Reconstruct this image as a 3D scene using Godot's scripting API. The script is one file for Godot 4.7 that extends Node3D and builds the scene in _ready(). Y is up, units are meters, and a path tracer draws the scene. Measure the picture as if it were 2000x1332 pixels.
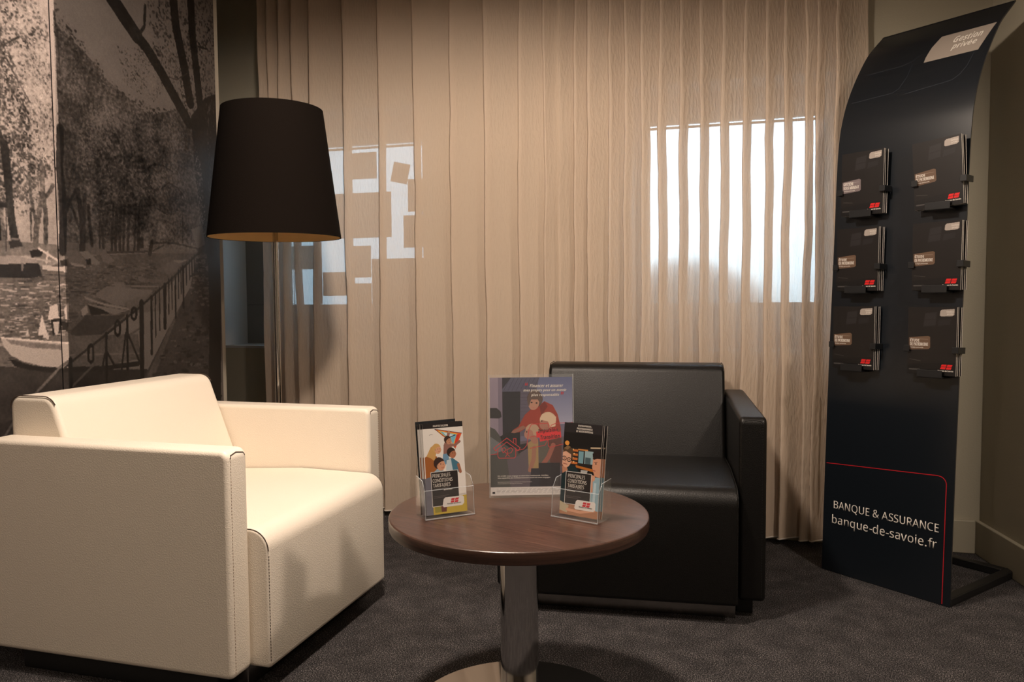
extends Node3D
# A bank's waiting corner: cream and black club armchairs, a round table with leaflets, a floor lamp, sheer curtains over two windows, a curved brochure stand.
# x runs along the back wall to the right, y up, z towards the camera; metres.

var M := {}
var rng := RandomNumberGenerator.new()
var taken := {}

# ---------------------------------------------------------------- mesh builder
class MB:
	var v := PackedVector3Array()
	var n := PackedVector3Array()
	var uv := PackedVector2Array()
	func tri(a: Vector3, b: Vector3, c: Vector3, na: Vector3, nb: Vector3, nc: Vector3, ua := Vector2.ZERO, ub := Vector2.ZERO, uc := Vector2.ZERO) -> void:
		if (b - a).cross(c - a).dot(na + nb + nc) > 0.0:
			v.append_array([a, c, b]); n.append_array([na, nc, nb]); uv.append_array([ua, uc, ub])
		else:
			v.append_array([a, b, c]); n.append_array([na, nb, nc]); uv.append_array([ua, ub, uc])
	func quad(a: Vector3, b: Vector3, c: Vector3, d: Vector3, na: Vector3, nb: Vector3, nc: Vector3, nd: Vector3, ua := Vector2.ZERO, ub := Vector2.ZERO, uc := Vector2.ZERO, ud := Vector2.ZERO) -> void:
		tri(a, b, c, na, nb, nc, ua, ub, uc)
		tri(a, c, d, na, nc, nd, ua, uc, ud)
	func flat(a: Vector3, b: Vector3, c: Vector3, d: Vector3, nn: Vector3) -> void:
		quad(a, b, c, d, nn, nn, nn, nn)
	# a box with rounded edges
	func rbox(at: Vector3, size: Vector3, r: float, seg := 3, t := Transform3D.IDENTITY) -> MB:
		var h := size / 2.0
		r = minf(r, minf(h.x, minf(h.y, h.z)) * 0.98)
		var inner := h - Vector3.ONE * r
		for axis in 3:
			var b := (axis + 1) % 3
			var c := (axis + 2) % 3
			var pb := _steps(h[b], r, seg)
			var pc := _steps(h[c], r, seg)
			for s in [-1.0, 1.0]:
				for i in pb.size() - 1:
					for j in pc.size() - 1:
						var q := []
						for k in [[0, 0], [1, 0], [1, 1], [0, 1]]:
							var p := Vector3.ZERO
							p[axis] = h[axis] * s; p[b] = pb[i + k[0]]; p[c] = pc[j + k[1]]
							var core := p.clamp(-inner, inner)
							var nn := (p - core).normalized()
							q.append([t * (at + core + nn * r), (t.basis * nn).normalized()])
						quad(q[0][0], q[1][0], q[2][0], q[3][0], q[0][1], q[1][1], q[2][1], q[3][1])
		return self
	func _steps(h: float, r: float, seg: int) -> Array:
		var out := []
		for i in seg + 1:
			out.append(-h + r - r * tan((1.0 - float(i) / seg) * PI / 4.0))
		for i in seg + 1:
			out.append(h - r + r * tan(float(i) / seg * PI / 4.0))
		return out
	func box(at: Vector3, size: Vector3, t := Transform3D.IDENTITY) -> MB:
		var h := size / 2.0
		for axis in 3:
			for s in [-1.0, 1.0]:
				var q := []
				for k in [[-1.0, -1.0], [1.0, -1.0], [1.0, 1.0], [-1.0, 1.0]]:
					var p := Vector3.ZERO
					p[axis] = s * h[axis]; p[(axis + 1) % 3] = k[0] * h[(axis + 1) % 3]; p[(axis + 2) % 3] = k[1] * h[(axis + 2) % 3]
					q.append(t * (at + p))
				var nn := Vector3.ZERO
				nn[axis] = s
				flat(q[0], q[1], q[2], q[3], t.basis * nn)
		return self
	func span(lo: Vector3, hi: Vector3) -> MB:
		return box((lo + hi) / 2.0, hi - lo)
	# a sheet whose front (+z) shows a whole picture
	func plate(w: float, h: float, d: float) -> MB:
		box(Vector3(0, h / 2.0, -d / 2.0 - 0.00005), Vector3(w, h, d))
		quad(Vector3(-w / 2, 0, 0), Vector3(w / 2, 0, 0), Vector3(w / 2, h, 0), Vector3(-w / 2, h, 0), Vector3.BACK, Vector3.BACK, Vector3.BACK, Vector3.BACK, Vector2(0, 1), Vector2(1, 1), Vector2(1, 0), Vector2(0, 0))
		return self
	# profile (x = along z, y = up) drawn out along x, with rounded end edges
	func prism(p: PackedVector2Array, x0: float, x1: float, e: float, seg := 3) -> MB:
		var cnt := p.size()
		var nn := PackedVector2Array()
		var area := 0.0
		for i in cnt:
			area += p[i].cross(p[(i + 1) % cnt])
		var sg := 1.0 if area > 0.0 else -1.0
		for i in cnt:
			var d0 := (p[i] - p[(i + cnt - 1) % cnt]).normalized()
			var d1 := (p[(i + 1) % cnt] - p[i]).normalized()
			nn.append((Vector2(d0.y, -d0.x) + Vector2(d1.y, -d1.x)).normalized() * sg)
		var rings := []
		for side in [0, 1]:
			for k in seg + 1:
				var a := (float(k) / seg if side == 0 else 1.0 - float(k) / seg) * PI / 2.0
				rings.append([a, -1.0 if side == 0 else 1.0])
		# ring = [angle, side]: angle 0 is the cap's rim, 90 degrees the full profile
		for r in rings.size():
			var a: float = rings[r][0]
			var x: float = (x0 + e - e * cos(a)) if rings[r][1] < 0 else (x1 - e + e * cos(a))
			var ring := PackedVector3Array()
			var rn := PackedVector3Array()
			for i in cnt:
				var q := p[i] - nn[i] * e * (1.0 - sin(a))
				ring.append(Vector3(x, q.y, q.x))
				rn.append(Vector3(rings[r][1] * cos(a), nn[i].y * sin(a), nn[i].x * sin(a)).normalized())
			rings[r] = [ring, rn]
		for r in rings.size() - 1:
			for i in cnt:
				var j := (i + 1) % cnt
				quad(rings[r][0][i], rings[r][0][j], rings[r + 1][0][j], rings[r + 1][0][i], rings[r][1][i], rings[r][1][j], rings[r + 1][1][j], rings[r + 1][1][i])
		var flat2 := PackedVector2Array()
		for q in rings[0][0]:
			flat2.append(Vector2(q.z, q.y))
		var ids := Geometry2D.triangulate_polygon(flat2)
		for end in [0, rings.size() - 1]:
			var nx := Vector3.LEFT if end == 0 else Vector3.RIGHT
			for k in range(0, ids.size(), 3):
				tri(rings[end][0][ids[k]], rings[end][0][ids[k + 1]], rings[end][0][ids[k + 2]], nx, nx, nx)
		return self
	# profile of (radius, height) turned about y; edges sharper than 35 degrees stay sharp
	func lathe(p: Array, seg := 48, at := Vector3.ZERO) -> MB:
		var sn := []
		for i in p.size() - 1:
			var d: Vector2 = (p[i + 1] - p[i]).normalized()
			sn.append(Vector2(d.y, -d.x))
		for i in p.size() - 1:
			var n0: Vector2 = sn[i]
			var n1: Vector2 = sn[i]
			if i > 0 and sn[i - 1].dot(sn[i]) > 0.82:
				n0 = (sn[i - 1] + sn[i]).normalized()
			if i < p.size() - 2 and sn[i + 1].dot(sn[i]) > 0.82:
				n1 = (sn[i + 1] + sn[i]).normalized()
			for k in seg:
				var a := TAU * k / seg
				var b := TAU * (k + 1) / seg
				var ca := Vector3(cos(a), 0, sin(a))
				var cb := Vector3(cos(b), 0, sin(b))
				var u := Vector3.UP
				quad(at + ca * p[i].x + u * p[i].y, at + cb * p[i].x + u * p[i].y, at + cb * p[i + 1].x + u * p[i + 1].y, at + ca * p[i + 1].x + u * p[i + 1].y, ca * n0.x + u * n0.y, cb * n0.x + u * n0.y, cb * n1.x + u * n1.y, ca * n1.x + u * n1.y)
		return self
	func tube(p: Array, r: float, seg := 6) -> MB:
		var rings := []
		for i in p.size():
			var d: Vector3 = (p[mini(i + 1, p.size() - 1)] - p[maxi(i - 1, 0)]).normalized()
			var side := d.cross(Vector3.UP if absf(d.y) < 0.9 else Vector3.RIGHT).normalized()
			var up := side.cross(d)
			var ring := []
			for k in seg + 1:
				var a := TAU * k / seg
				ring.append([p[i] + (side * cos(a) + up * sin(a)) * r, side * cos(a) + up * sin(a)])
			rings.append(ring)
		for i in p.size() - 1:
			for k in seg:
				var a: Array = rings[i][k]
				var b: Array = rings[i][k + 1]
				var c: Array = rings[i + 1][k + 1]
				var d: Array = rings[i + 1][k]
				quad(a[0], b[0], c[0], d[0], a[1], b[1], c[1], d[1])
		return self
	func mesh() -> ArrayMesh:
		var a := []
		a.resize(Mesh.ARRAY_MAX)
		a[Mesh.ARRAY_VERTEX] = v; a[Mesh.ARRAY_NORMAL] = n; a[Mesh.ARRAY_TEX_UV] = uv
		var m := ArrayMesh.new()
		m.add_surface_from_arrays(Mesh.PRIMITIVE_TRIANGLES, a)
		return m

# ---------------------------------------------------------------- a small painter for prints
class Canvas:
	var im: Image
	var w: float
	var h: float
	func _init(ww: int, hh: int, c: Color) -> void:
		im = Image.create(ww, hh, false, Image.FORMAT_RGB8)
		im.fill(c); w = ww; h = hh
	func poly(p: PackedVector2Array, c: Color) -> void:
		var lo := 1e9
		var hi := -1e9
		for q in p:
			lo = minf(lo, q.y); hi = maxf(hi, q.y)
		for y in range(maxi(0, int(floor(lo))), mini(int(h), int(ceil(hi)) + 1)):
			var xs := []
			var yy := y + 0.5
			for i in p.size():
				var a := p[i]
				var b := p[(i + 1) % p.size()]
				if (a.y <= yy) != (b.y <= yy):
					xs.append(a.x + (yy - a.y) / (b.y - a.y) * (b.x - a.x))
			xs.sort()
			for k in range(0, xs.size() - 1, 2):
				var x0 := int(round(xs[k]))
				var x1 := int(round(xs[k + 1]))
				if x1 > x0:
					im.fill_rect(Rect2i(x0, y, x1 - x0, 1), c)
	func up(a: Array, c: Color) -> void:   # polygon in shares of the sheet
		var p := PackedVector2Array()
		for i in range(0, a.size(), 2):
			p.append(Vector2(a[i] * w, a[i + 1] * h))
		poly(p, c)
	func oval(x: float, y: float, rx: float, ry: float, c: Color, turn := 0.0) -> void:
		var p := PackedVector2Array()
		for i in 20:
			p.append(Vector2(x * w, y * h) + Vector2(cos(TAU * i / 20) * rx * w, sin(TAU * i / 20) * ry * h).rotated(turn))
		poly(p, c)
	func line(p: PackedVector2Array, width: float, c: Color) -> void:
		for i in p.size() - 1:
			var s := (p[i + 1] - p[i]).normalized().orthogonal() * width / 2.0
			poly(PackedVector2Array([p[i] + s, p[i + 1] + s, p[i + 1] - s, p[i] - s]), c)
		if width >= 3.0:
			for q in p:
				oval(q.x / w, q.y / h, width / 2.0 / w, width / 2.0 / h, c)
	func ul(a: Array, width: float, c: Color) -> void:
		var p := PackedVector2Array()
		for i in range(0, a.size(), 2):
			p.append(Vector2(a[i] * w, a[i + 1] * h))
		line(p, width * w, c)
	func texture() -> ImageTexture:
		return ImageTexture.create_from_image(im)

# ---------------------------------------------------------------- scene helpers
func rgb(r: float, g: float, b: float) -> Color:
	return Color(r / 255.0, g / 255.0, b / 255.0)

func numbered(called: String) -> String:
	var k: int = taken.get(called, 0)
	taken[called] = k + 1
	return called if k == 0 else "%s_%03d" % [called, k]

func thing(called: String, label: String, category: String, at := Transform3D.IDENTITY, group := "") -> Node3D:
	var o := Node3D.new()
	o.name = numbered(called)
	add_child(o)
	o.transform = at
	o.set_meta("label", label); o.set_meta("category", category)
	if group:
		o.set_meta("group", group)
	return o

func part(called: String, m: Mesh, mat: Material, parent: Node3D, at := Transform3D.IDENTITY, label := "") -> MeshInstance3D:
	var o := MeshInstance3D.new()
	o.name = called
	o.mesh = m
	o.material_override = mat
	o.transform = at
	parent.add_child(o, true)
	if label:
		o.set_meta("label", label)
	return o

func struct(called: String, m: Mesh, mat: Material, label := "") -> MeshInstance3D:
	var o := part(called, m, mat, self)
	o.set_meta("kind", "structure")
	if label:
		o.set_meta("label", label)
	return o

func moved(x: float, y: float, z: float) -> Transform3D:
	return Transform3D(Basis.IDENTITY, Vector3(x, y, z))

func noise_tex(size: int, freq: float, ramp: Array, sd := 1, octaves := 4, kind := FastNoiseLite.TYPE_SIMPLEX_SMOOTH) -> NoiseTexture2D:
	var f := FastNoiseLite.new()
	f.noise_type = kind; f.frequency = freq; f.seed = sd; f.fractal_octaves = octaves
	var t := NoiseTexture2D.new()
	t.width = size; t.height = size; t.seamless = true; t.noise = f
	if ramp.size():
		var g := Gradient.new()
		g.offsets = PackedFloat32Array(ramp[0]); g.colors = PackedColorArray(ramp[1])
		t.color_ramp = g
	return t

func mat(c: Color, rough: float, metal := 0.0) -> StandardMaterial3D:
	var m := StandardMaterial3D.new()
	m.albedo_color = c; m.roughness = rough; m.metallic = metal
	return m

func textured(m: StandardMaterial3D, albedo: Texture2D, bump: Texture2D, depth: float, scale: float) -> StandardMaterial3D:
	m.uv1_triplanar = true; m.uv1_world_triplanar = false
	m.uv1_scale = Vector3.ONE * scale
	if albedo:
		m.albedo_texture = albedo
	if bump:
		m.heightmap_enabled = true; m.heightmap_texture = bump; m.heightmap_scale = depth
	return m

func printed(c: Canvas, rough: float) -> StandardMaterial3D:
	var m := mat(Color.WHITE, rough)
	m.albedo_texture = c.texture()
	m.texture_repeat = false
	return m

# a profile with rounded corners: [x, y, radius] each
func rounded(pts: Array, seg := 6) -> PackedVector2Array:
	var out := PackedVector2Array()
	var cnt := pts.size()
	for i in cnt:
		var p := Vector2(pts[i][0], pts[i][1])
		var a := Vector2(pts[(i + cnt - 1) % cnt][0], pts[(i + cnt - 1) % cnt][1])
		var b := Vector2(pts[(i + 1) % cnt][0], pts[(i + 1) % cnt][1])
		var r: float = pts[i][2]
		if r <= 0.0:
			out.append(p)
			continue
		var da := (a - p).normalized()
		var db := (b - p).normalized()
		var half := acos(clampf(da.dot(db), -1, 1)) / 2.0
		var cut := r / tan(half)
		var centre := p + (da + db).normalized() * r / sin(half)
		var s := (p + da * cut - centre)
		var e := (p + db * cut - centre)
		var turn := s.angle_to(e)
		for k in seg + 1:
			out.append(centre + s.rotated(turn * k / seg))
	return out

var fonts := {}
# lettering as a thin mesh with its lower left corner at the origin, fitted to a width (and a height, if given)
func lettering(s: String, width: float, height := 0.0, bold := false, italic := false, depth := 0.0003) -> ArrayMesh:
	var key := "%s%s" % [bold, italic]
	if not fonts.has(key):
		var f := SystemFont.new()
		f.font_names = PackedStringArray(["Droid Sans"])
		f.font_weight = 700 if bold else 400
		fonts[key] = f
	var t := TextMesh.new()
	t.text = s; t.font = fonts[key]; t.font_size = 40; t.pixel_size = 0.01; t.depth = 0.05; t.curve_step = 1.0
	var arr := t.surface_get_arrays(0)
	var v: PackedVector3Array = arr[Mesh.ARRAY_VERTEX]
	var lo := Vector3.INF
	var hi := -Vector3.INF
	for p in v:
		lo = lo.min(p); hi = hi.max(p)
	var sx := width / (hi.x - lo.x)
	var sy := sx if height <= 0.0 else height / (hi.y - lo.y)
	for i in v.size():
		var p := v[i]
		var q := Vector3((p.x - lo.x) * sx, (p.y - lo.y) * sy, (p.z - lo.z) / (hi.z - lo.z) * depth)
		if italic:
			q.x += q.y * 0.2
		v[i] = q
	var a := []
	a.resize(Mesh.ARRAY_MAX)
	a[Mesh.ARRAY_VERTEX] = v; a[Mesh.ARRAY_NORMAL] = arr[Mesh.ARRAY_NORMAL]
	if arr[Mesh.ARRAY_INDEX] != null:
		a[Mesh.ARRAY_INDEX] = arr[Mesh.ARRAY_INDEX]
	var m := ArrayMesh.new()
	m.add_surface_from_arrays(Mesh.PRIMITIVE_TRIANGLES, a)
	return m

# ---------------------------------------------------------------- main
func _ready() -> void:
	rng.seed = 7
	# camera (28 mm lens, a little above the armchairs, turned left of the wall's normal and slightly down)
	var cam := Camera3D.new()
	cam.name = "camera"
	cam.fov = 46.47
	cam.near = 0.05
	cam.transform = Transform3D(Basis(Vector3(0.9606, -0.0072, -0.2779), Vector3(-0.0083, 0.9985, -0.0545), Vector3(0.2779, 0.0547, 0.9591)).orthonormalized(), Vector3(0, 1.0, 0))
	add_child(cam)
	cam.current = true
	# pale overcast sky outside
	var env := Environment.new()
	var sky := Sky.new()
	var sm := ProceduralSkyMaterial.new()
	sm.sky_top_color = Color(0.80, 0.90, 1.0); sm.sky_horizon_color = Color(0.86, 0.95, 1.0)
	sm.ground_bottom_color = Color(0.3, 0.3, 0.3); sm.ground_horizon_color = Color(0.5, 0.52, 0.54)
	sm.sky_energy_multiplier = 2.35; sm.ground_energy_multiplier = 1.0
	sky.sky_material = sm
	env.background_mode = Environment.BG_SKY; env.sky = sky
	env.tonemap_mode = Environment.TONE_MAPPER_LINEAR
	env.tonemap_exposure = 1.0
	env.sdfgi_enabled = true; env.ssao_enabled = true; env.ssil_enabled = true
	var we := WorldEnvironment.new()
	we.name = "environment"
	we.environment = env
	add_child(we)
	# warm recessed ceiling lamps: over the table, right of it, and two unseen fill lamps added behind the camera
	make_materials()
	downlight(Vector3(-0.78, 2.5, -1.62), 5.6, 87.5, "recessed warm ceiling downlight above the round table")
	downlight(Vector3(1.24, 2.5, -1.25), 3.6, 80.0, "recessed warm ceiling downlight right of the table")
	downlight(Vector3(-1.2, 2.5, 0.9), 1.0, 78.0, "added warm fill light in the ceiling, behind and left of the viewer")
	downlight(Vector3(0.9, 2.5, 1.4), 1.0, 78.0, "added warm fill light in the ceiling, behind and right of the viewer")

	build_room()
	build_mural()
	build_curtains()
	armchair("armchair", "cream leather club armchair with square arms beside the mural", M.cream, M.cream_seam, M.cream_stitch, M.chrome_dark, Vector3(-1.142, 0, -2.058), PI / 2)
	armchair("armchair", "black leather club armchair with square arms in front of the curtain", M.black, M.black_seam, M.black_seam, M.chrome_dark, Vector3(-0.338, 0, -2.414), 0.0886)
	build_table()
	build_lamp()
	build_stand()
	build_table_papers()

func make_materials() -> void:
	var leather_bump := noise_tex(512, 0.06, [], 3, 3, FastNoiseLite.TYPE_CELLULAR)
	M.cream = textured(mat(rgb(240, 230, 215), 0.46), null, leather_bump, 0.05, 9.0)
	M.black = textured(mat(rgb(13, 12, 11), 0.40), null, leather_bump, 0.05, 9.0)
	M.black.metallic_specular = 0.42
	M.cream_seam = mat(rgb(70, 56, 46), 0.8)
	M.cream_stitch = mat(rgb(150, 128, 108), 0.8)
	M.black_seam = mat(rgb(14, 13, 13), 0.5)
	M.chrome = mat(rgb(200, 198, 196), 0.09, 1.0)
	M.chrome_dark = mat(rgb(150, 146, 142), 0.22, 1.0)
	M.dark_metal = mat(rgb(24, 24, 25), 0.45)
	M.wall = textured(mat(rgb(168, 160, 146), 0.9), null, noise_tex(256, 0.12, [], 9), 0.03, 4.0)
	M.wall_grey = textured(mat(rgb(176, 170, 152), 0.9), null, noise_tex(256, 0.12, [], 10), 0.03, 4.0)
	M.skirting = mat(rgb(168, 162, 144), 0.6)
	M.ceiling = mat(rgb(214, 206, 196), 0.95)
	M.frame = mat(rgb(136, 132, 128), 0.6)
	M.carpet = textured(mat(Color.WHITE, 1.0), noise_tex(1024, 0.11, [[0.0, 0.38, 0.5, 0.62, 0.74, 1.0], [rgb(24, 24, 26), rgb(42, 41, 43), rgb(72, 70, 72), rgb(112, 108, 110), rgb(176, 170, 170), rgb(216, 208, 206)]], 5, 3), noise_tex(1024, 0.16, [], 6, 3), 0.9, 1.9)
	M.carpet.uv1_world_triplanar = true
	M.carpet.detail_enabled = true
	M.carpet.detail_blend_mode = BaseMaterial3D.BLEND_MODE_MUL
	M.carpet.detail_uv_layer = BaseMaterial3D.DETAIL_UV_2
	M.carpet.uv2_triplanar = true
	M.carpet.uv2_world_triplanar = true
	M.carpet.uv2_scale = Vector3.ONE * 0.9
	M.carpet.detail_albedo = noise_tex(512, 0.02, [[0.0, 0.5, 1.0], [rgb(170, 168, 170), rgb(212, 210, 210), rgb(255, 252, 250)]], 8, 4)
	M.linen = textured(mat(Color(0.85, 0.775, 0.70, 0.81), 0.95), null, noise_tex(512, 0.03, [], 12, 4), 0.25, 3.0)
	M.linen.transparency = BaseMaterial3D.TRANSPARENCY_ALPHA
	M.linen.backlight_enabled = true
	M.linen.backlight = Color(0.55, 0.53, 0.5)
	M.linen.uv1_scale = Vector3(6.0, 1.2, 6.0)
	M.hem = mat(rgb(206, 198, 188), 0.9)
	M.frosted = mat(Color(0.97, 1.0, 1.0, 0.02), 0.34)
	M.frosted.transparency = BaseMaterial3D.TRANSPARENCY_ALPHA
	M.frosted.refraction_enabled = true
	M.frosted.refraction_scale = 0.05
	M.acrylic = mat(Color(0.95, 0.98, 1.0, 0.02), 0.02)
	M.acrylic.transparency = BaseMaterial3D.TRANSPARENCY_ALPHA
	M.acrylic.metallic_specular = 0.3
	M.acrylic_edge = mat(Color(0.85, 0.88, 0.9, 0.35), 0.12)
	M.acrylic_edge.transparency = BaseMaterial3D.TRANSPARENCY_ALPHA
	M.paper = mat(rgb(232, 228, 220), 0.8)
	M.note_paper = mat(rgb(162, 150, 136), 0.9)
	M.white_print = mat(rgb(226, 220, 212), 0.6)
	M.grey_print = mat(rgb(120, 116, 112), 0.6)
	M.black_print = mat(rgb(24, 21, 22), 0.6)
	M.red_print = mat(rgb(190, 26, 40), 0.5)
	M.shade = textured(mat(rgb(23, 18, 15), 0.95), null, noise_tex(256, 0.2, [], 14), 0.05, 8.0)
	M.shade.metallic_specular = 0.2
	M.lining = mat(rgb(232, 198, 140), 0.8)
	M.bulb = mat(rgb(235, 230, 220), 0.3)
	M.navy = mat(rgb(20, 25, 31), 0.29)
	M.lens = mat(rgb(255, 236, 206), 0.4)
	M.lens.emission_enabled = true
	M.lens.emission = rgb(255, 234, 214)
	M.lens.emission_energy_multiplier = 2.5
	# dark wenge laminate: streaks along x
	var grain := Canvas.new(512, 512, rgb(74, 52, 43))
	var gr := RandomNumberGenerator.new()
	gr.seed = 21
	for i in 2600:
		var tone := gr.randf_range(0.72, 1.22)
		grain.im.fill_rect(Rect2i(gr.randi_range(-60, 511), gr.randi_range(0, 511), gr.randi_range(30, 220), gr.randi_range(1, 2)), Color(74 * tone / 255.0, 52 * tone / 255.0, 43 * tone / 255.0))
	M.wood = mat(Color.WHITE, 0.30)
	M.wood.albedo_texture = grain.texture()
	M.wood.uv1_triplanar = true
	M.wood.uv1_scale = Vector3(1.6, 1.6, 1.6)
	M.wood.metallic_specular = 0.55

func downlight(at: Vector3, energy: float, cone: float, label: String) -> void:
	var t := thing("ceiling_downlight", label, "ceiling light", Transform3D(Basis.IDENTITY, at), "recessed ceiling downlights")
	part("trim_ring", MB.new().lathe([Vector2(0.1, -0.002), Vector2(0.105, -0.008), Vector2(0.12, -0.008), Vector2(0.125, 0.0)], 32).mesh(), M.chrome, t)
	part("lens", MB.new().lathe([Vector2(0.0, -0.004), Vector2(0.101, -0.003)], 32).mesh(), M.lens, t)
	var l := SpotLight3D.new()
	l.name = "downlight"
	l.light_color = rgb(255, 234, 214)
	l.light_energy = energy
	l.spot_angle = cone
	l.spot_angle_attenuation = 0.4
	l.spot_range = 9.0
	l.spot_attenuation = 2.0
	l.light_size = 0.1
	l.shadow_enabled = true
	l.transform = Transform3D(Basis(Vector3.RIGHT, -PI / 2), Vector3(0, -0.03, 0))
	t.add_child(l)

# ---------------------------------------------------------------- the room
func build_room() -> void:
	struct("floor", MB.new().span(Vector3(-3.5, -0.1, -3.66), Vector3(2.6, 0.0, 3.2)).mesh(), M.carpet, "charcoal grey mottled carpet")
	struct("ceiling", MB.new().span(Vector3(-3.5, 2.5, -3.66), Vector3(2.6, 2.6, 3.2)).mesh(), M.ceiling)
	# back wall with two window openings
	var b := MB.new()
	b.span(Vector3(-3.5, 0, -3.66), Vector3(-2.48, 2.5, -3.40))
	b.span(Vector3(-1.40, 0, -3.66), Vector3(-0.47, 2.5, -3.40))
	b.span(Vector3(0.37, 0, -3.66), Vector3(2.6, 2.5, -3.40))
	for w in [[-2.48, -1.40], [-0.47, 0.37]]:
		b.span(Vector3(w[0], 0, -3.66), Vector3(w[1], 0.766, -3.40))
		b.span(Vector3(w[0], 1.885, -3.66), Vector3(w[1], 2.5, -3.40))
	struct("wall_back", b.mesh(), M.wall_grey)
	struct("wall_left", MB.new().span(Vector3(-2.28, 0, -2.93), Vector3(-2.13, 2.5, 3.2)).mesh(), M.wall)
	struct("wall_corridor", MB.new().span(Vector3(-3.6, 0, -3.66), Vector3(-3.5, 2.5, 3.2)).mesh(), M.wall)
	struct("wall_far_right", MB.new().span(Vector3(2.6, 0, -3.66), Vector3(2.7, 2.5, 3.2)).mesh(), M.wall)
	struct("wall_front", MB.new().span(Vector3(-3.6, 0, 3.2), Vector3(2.7, 2.5, 3.3)).mesh(), M.wall)
	# the return wall on the right, not quite square to the back wall
	var d := Vector3(0.053, 0, 0.298).normalized()
	var side := Vector3(d.z, 0, -d.x)
	var t := Transform3D(Basis(side, Vector3.UP, d), Vector3(0.886, 0, -3.398))
	struct("wall_right", MB.new().box(Vector3(0.05, 1.25, 0.60), Vector3(0.1, 2.5, 1.2), t).mesh(), M.wall_grey)
	struct("baseboard_right", MB.new().rbox(Vector3(-0.008, 0.065, 0.60), Vector3(0.018, 0.13, 1.2), 0.004, 2, t).mesh(), M.skirting)
	struct("baseboard_back", MB.new().rbox(Vector3(-0.8, 0.065, -3.392), Vector3(3.34, 0.13, 0.018), 0.005, 2).mesh(), M.skirting)
	# white lining of the window openings
	var lining := mat(rgb(190, 190, 188), 0.7)
	var trim_no := 1
	for w in [[-2.48, -1.40], [-0.47, 0.37]]:
		var r := MB.new()
		r.span(Vector3(w[0] - 0.002, 0.764, -3.59), Vector3(w[0] + 0.006, 1.887, -3.402))
		r.span(Vector3(w[1] - 0.006, 0.764, -3.59), Vector3(w[1] + 0.002, 1.887, -3.402))
		r.span(Vector3(w[0], 0.760, -3.59), Vector3(w[1], 0.772, -3.398))
		r.span(Vector3(w[0], 1.879, -3.59), Vector3(w[1], 1.887, -3.402))
		struct("trim_%d" % trim_no, r.mesh(), lining)
		trim_no += 1
	# windows
	window("window_1", -2.48, -1.40, -2.215, -1.462)
	window("window_2", -0.47, 0.37, -0.412, 0.325)
	# outside
	struct("ground_outside", MB.new().span(Vector3(-12, -0.4, -16), Vector3(10, -0.2, -3.66)).mesh(), mat(rgb(150, 150, 148), 0.9))
	struct("wall_added_outside", MB.new().span(Vector3(-9, -0.2, -6.6), Vector3(-1.7, 4.0, -6.4)).mesh(), mat(rgb(196, 204, 206), 0.9))  # added wall, dims the sky seen through the left window
	var bush := MB.new()
	var f := FastNoiseLite.new()
	f.seed = 4; f.frequency = 2.2
	var rows := 18
	var cols := 30
	var pts := []
	for i in rows + 1:
		var row := []
		for j in cols:
			var a := PI * i / rows
			var c := TAU * j / cols
			var dir := Vector3(sin(a) * cos(c), cos(a), sin(a) * sin(c))
			row.append(dir * Vector3(0.47, 0.46, 0.22) * (1.0 + 0.10 * f.get_noise_3dv(dir * 1.4) + 0.05 * f.get_noise_3dv(dir * 5.0)))
		pts.append(row)
	for i in rows:
		for j in cols:
			var k := (j + 1) % cols
			var q := [pts[i][j], pts[i][k], pts[i + 1][k], pts[i + 1][j]]
			var nn := q.map(func(x): return (x as Vector3).normalized())
			bush.quad(q[0], q[1], q[2], q[3], nn[0], nn[1], nn[2], nn[3])
	var sh := thing("shrub", "dark rounded shrub outside, a blurred hump behind the right window", "shrub", Transform3D(Basis.IDENTITY, Vector3(-0.27, -0.2, -4.16)))
	part("foliage", bush.mesh(), mat(rgb(70, 74, 70), 0.9), sh, moved(0, 0.93, 0))
	part("stem", MB.new().lathe([Vector2(0.05, 0), Vector2(0.035, 0.3), Vector2(0.03, 0.62)], 10).mesh(), mat(rgb(70, 58, 46), 0.9), sh)
	# sheets stuck to the inside of the left window
	var notes := [
		[-1.868, -1.732, 1.591, 1.720, 0.0, "paper sheet on the left window, the upper one straight between two tilted notes"],
		[-1.963, -1.657, 1.301, 1.523, 0.0, "largest paper sheet, landscape, in the middle of the left window"],
		[-1.568, -1.466, 1.421, 1.578, 0.0, "paper sheet on the left window's right edge, directly under the tilted note"],
		[-1.593, -1.466, 1.247, 1.404, 0.0, "square paper sheet on the left window's right edge, the lower of two"],
		[-1.886, -1.771, 1.105, 1.262, 0.0, "upright paper sheet just below the largest sheet on the left window"],
		[-2.212, -2.089, 1.151, 1.270, 0.0, "small paper sheet low on the left window, right beside the lamp pole"],
		[-2.040, -1.902, 1.015, 1.134, 0.0, "small paper sheet near the left window's bottom, above a lit strip"],
		[-1.767, -1.464, 0.972, 1.196, 0.0, "wide paper sheet covering the left window's lower right corner"],
		[-1.904, -1.770, 0.972, 1.076, 0.0, "small paper sheet on the left window's bottom edge beside the wide corner sheet"],
		[-2.057, -1.989, 1.570, 1.694, 0.25, "tilted paper note on the left window, half hidden by the lamp shade"],
		[-1.650, -1.562, 1.562, 1.658, -0.22, "small tilted paper note at the upper right of the left window"],
		[-2.083, -2.044, 0.975, 1.285, 0.0, "narrow upright paper strip low on the left window by the lamp pole"],
	]
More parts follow.
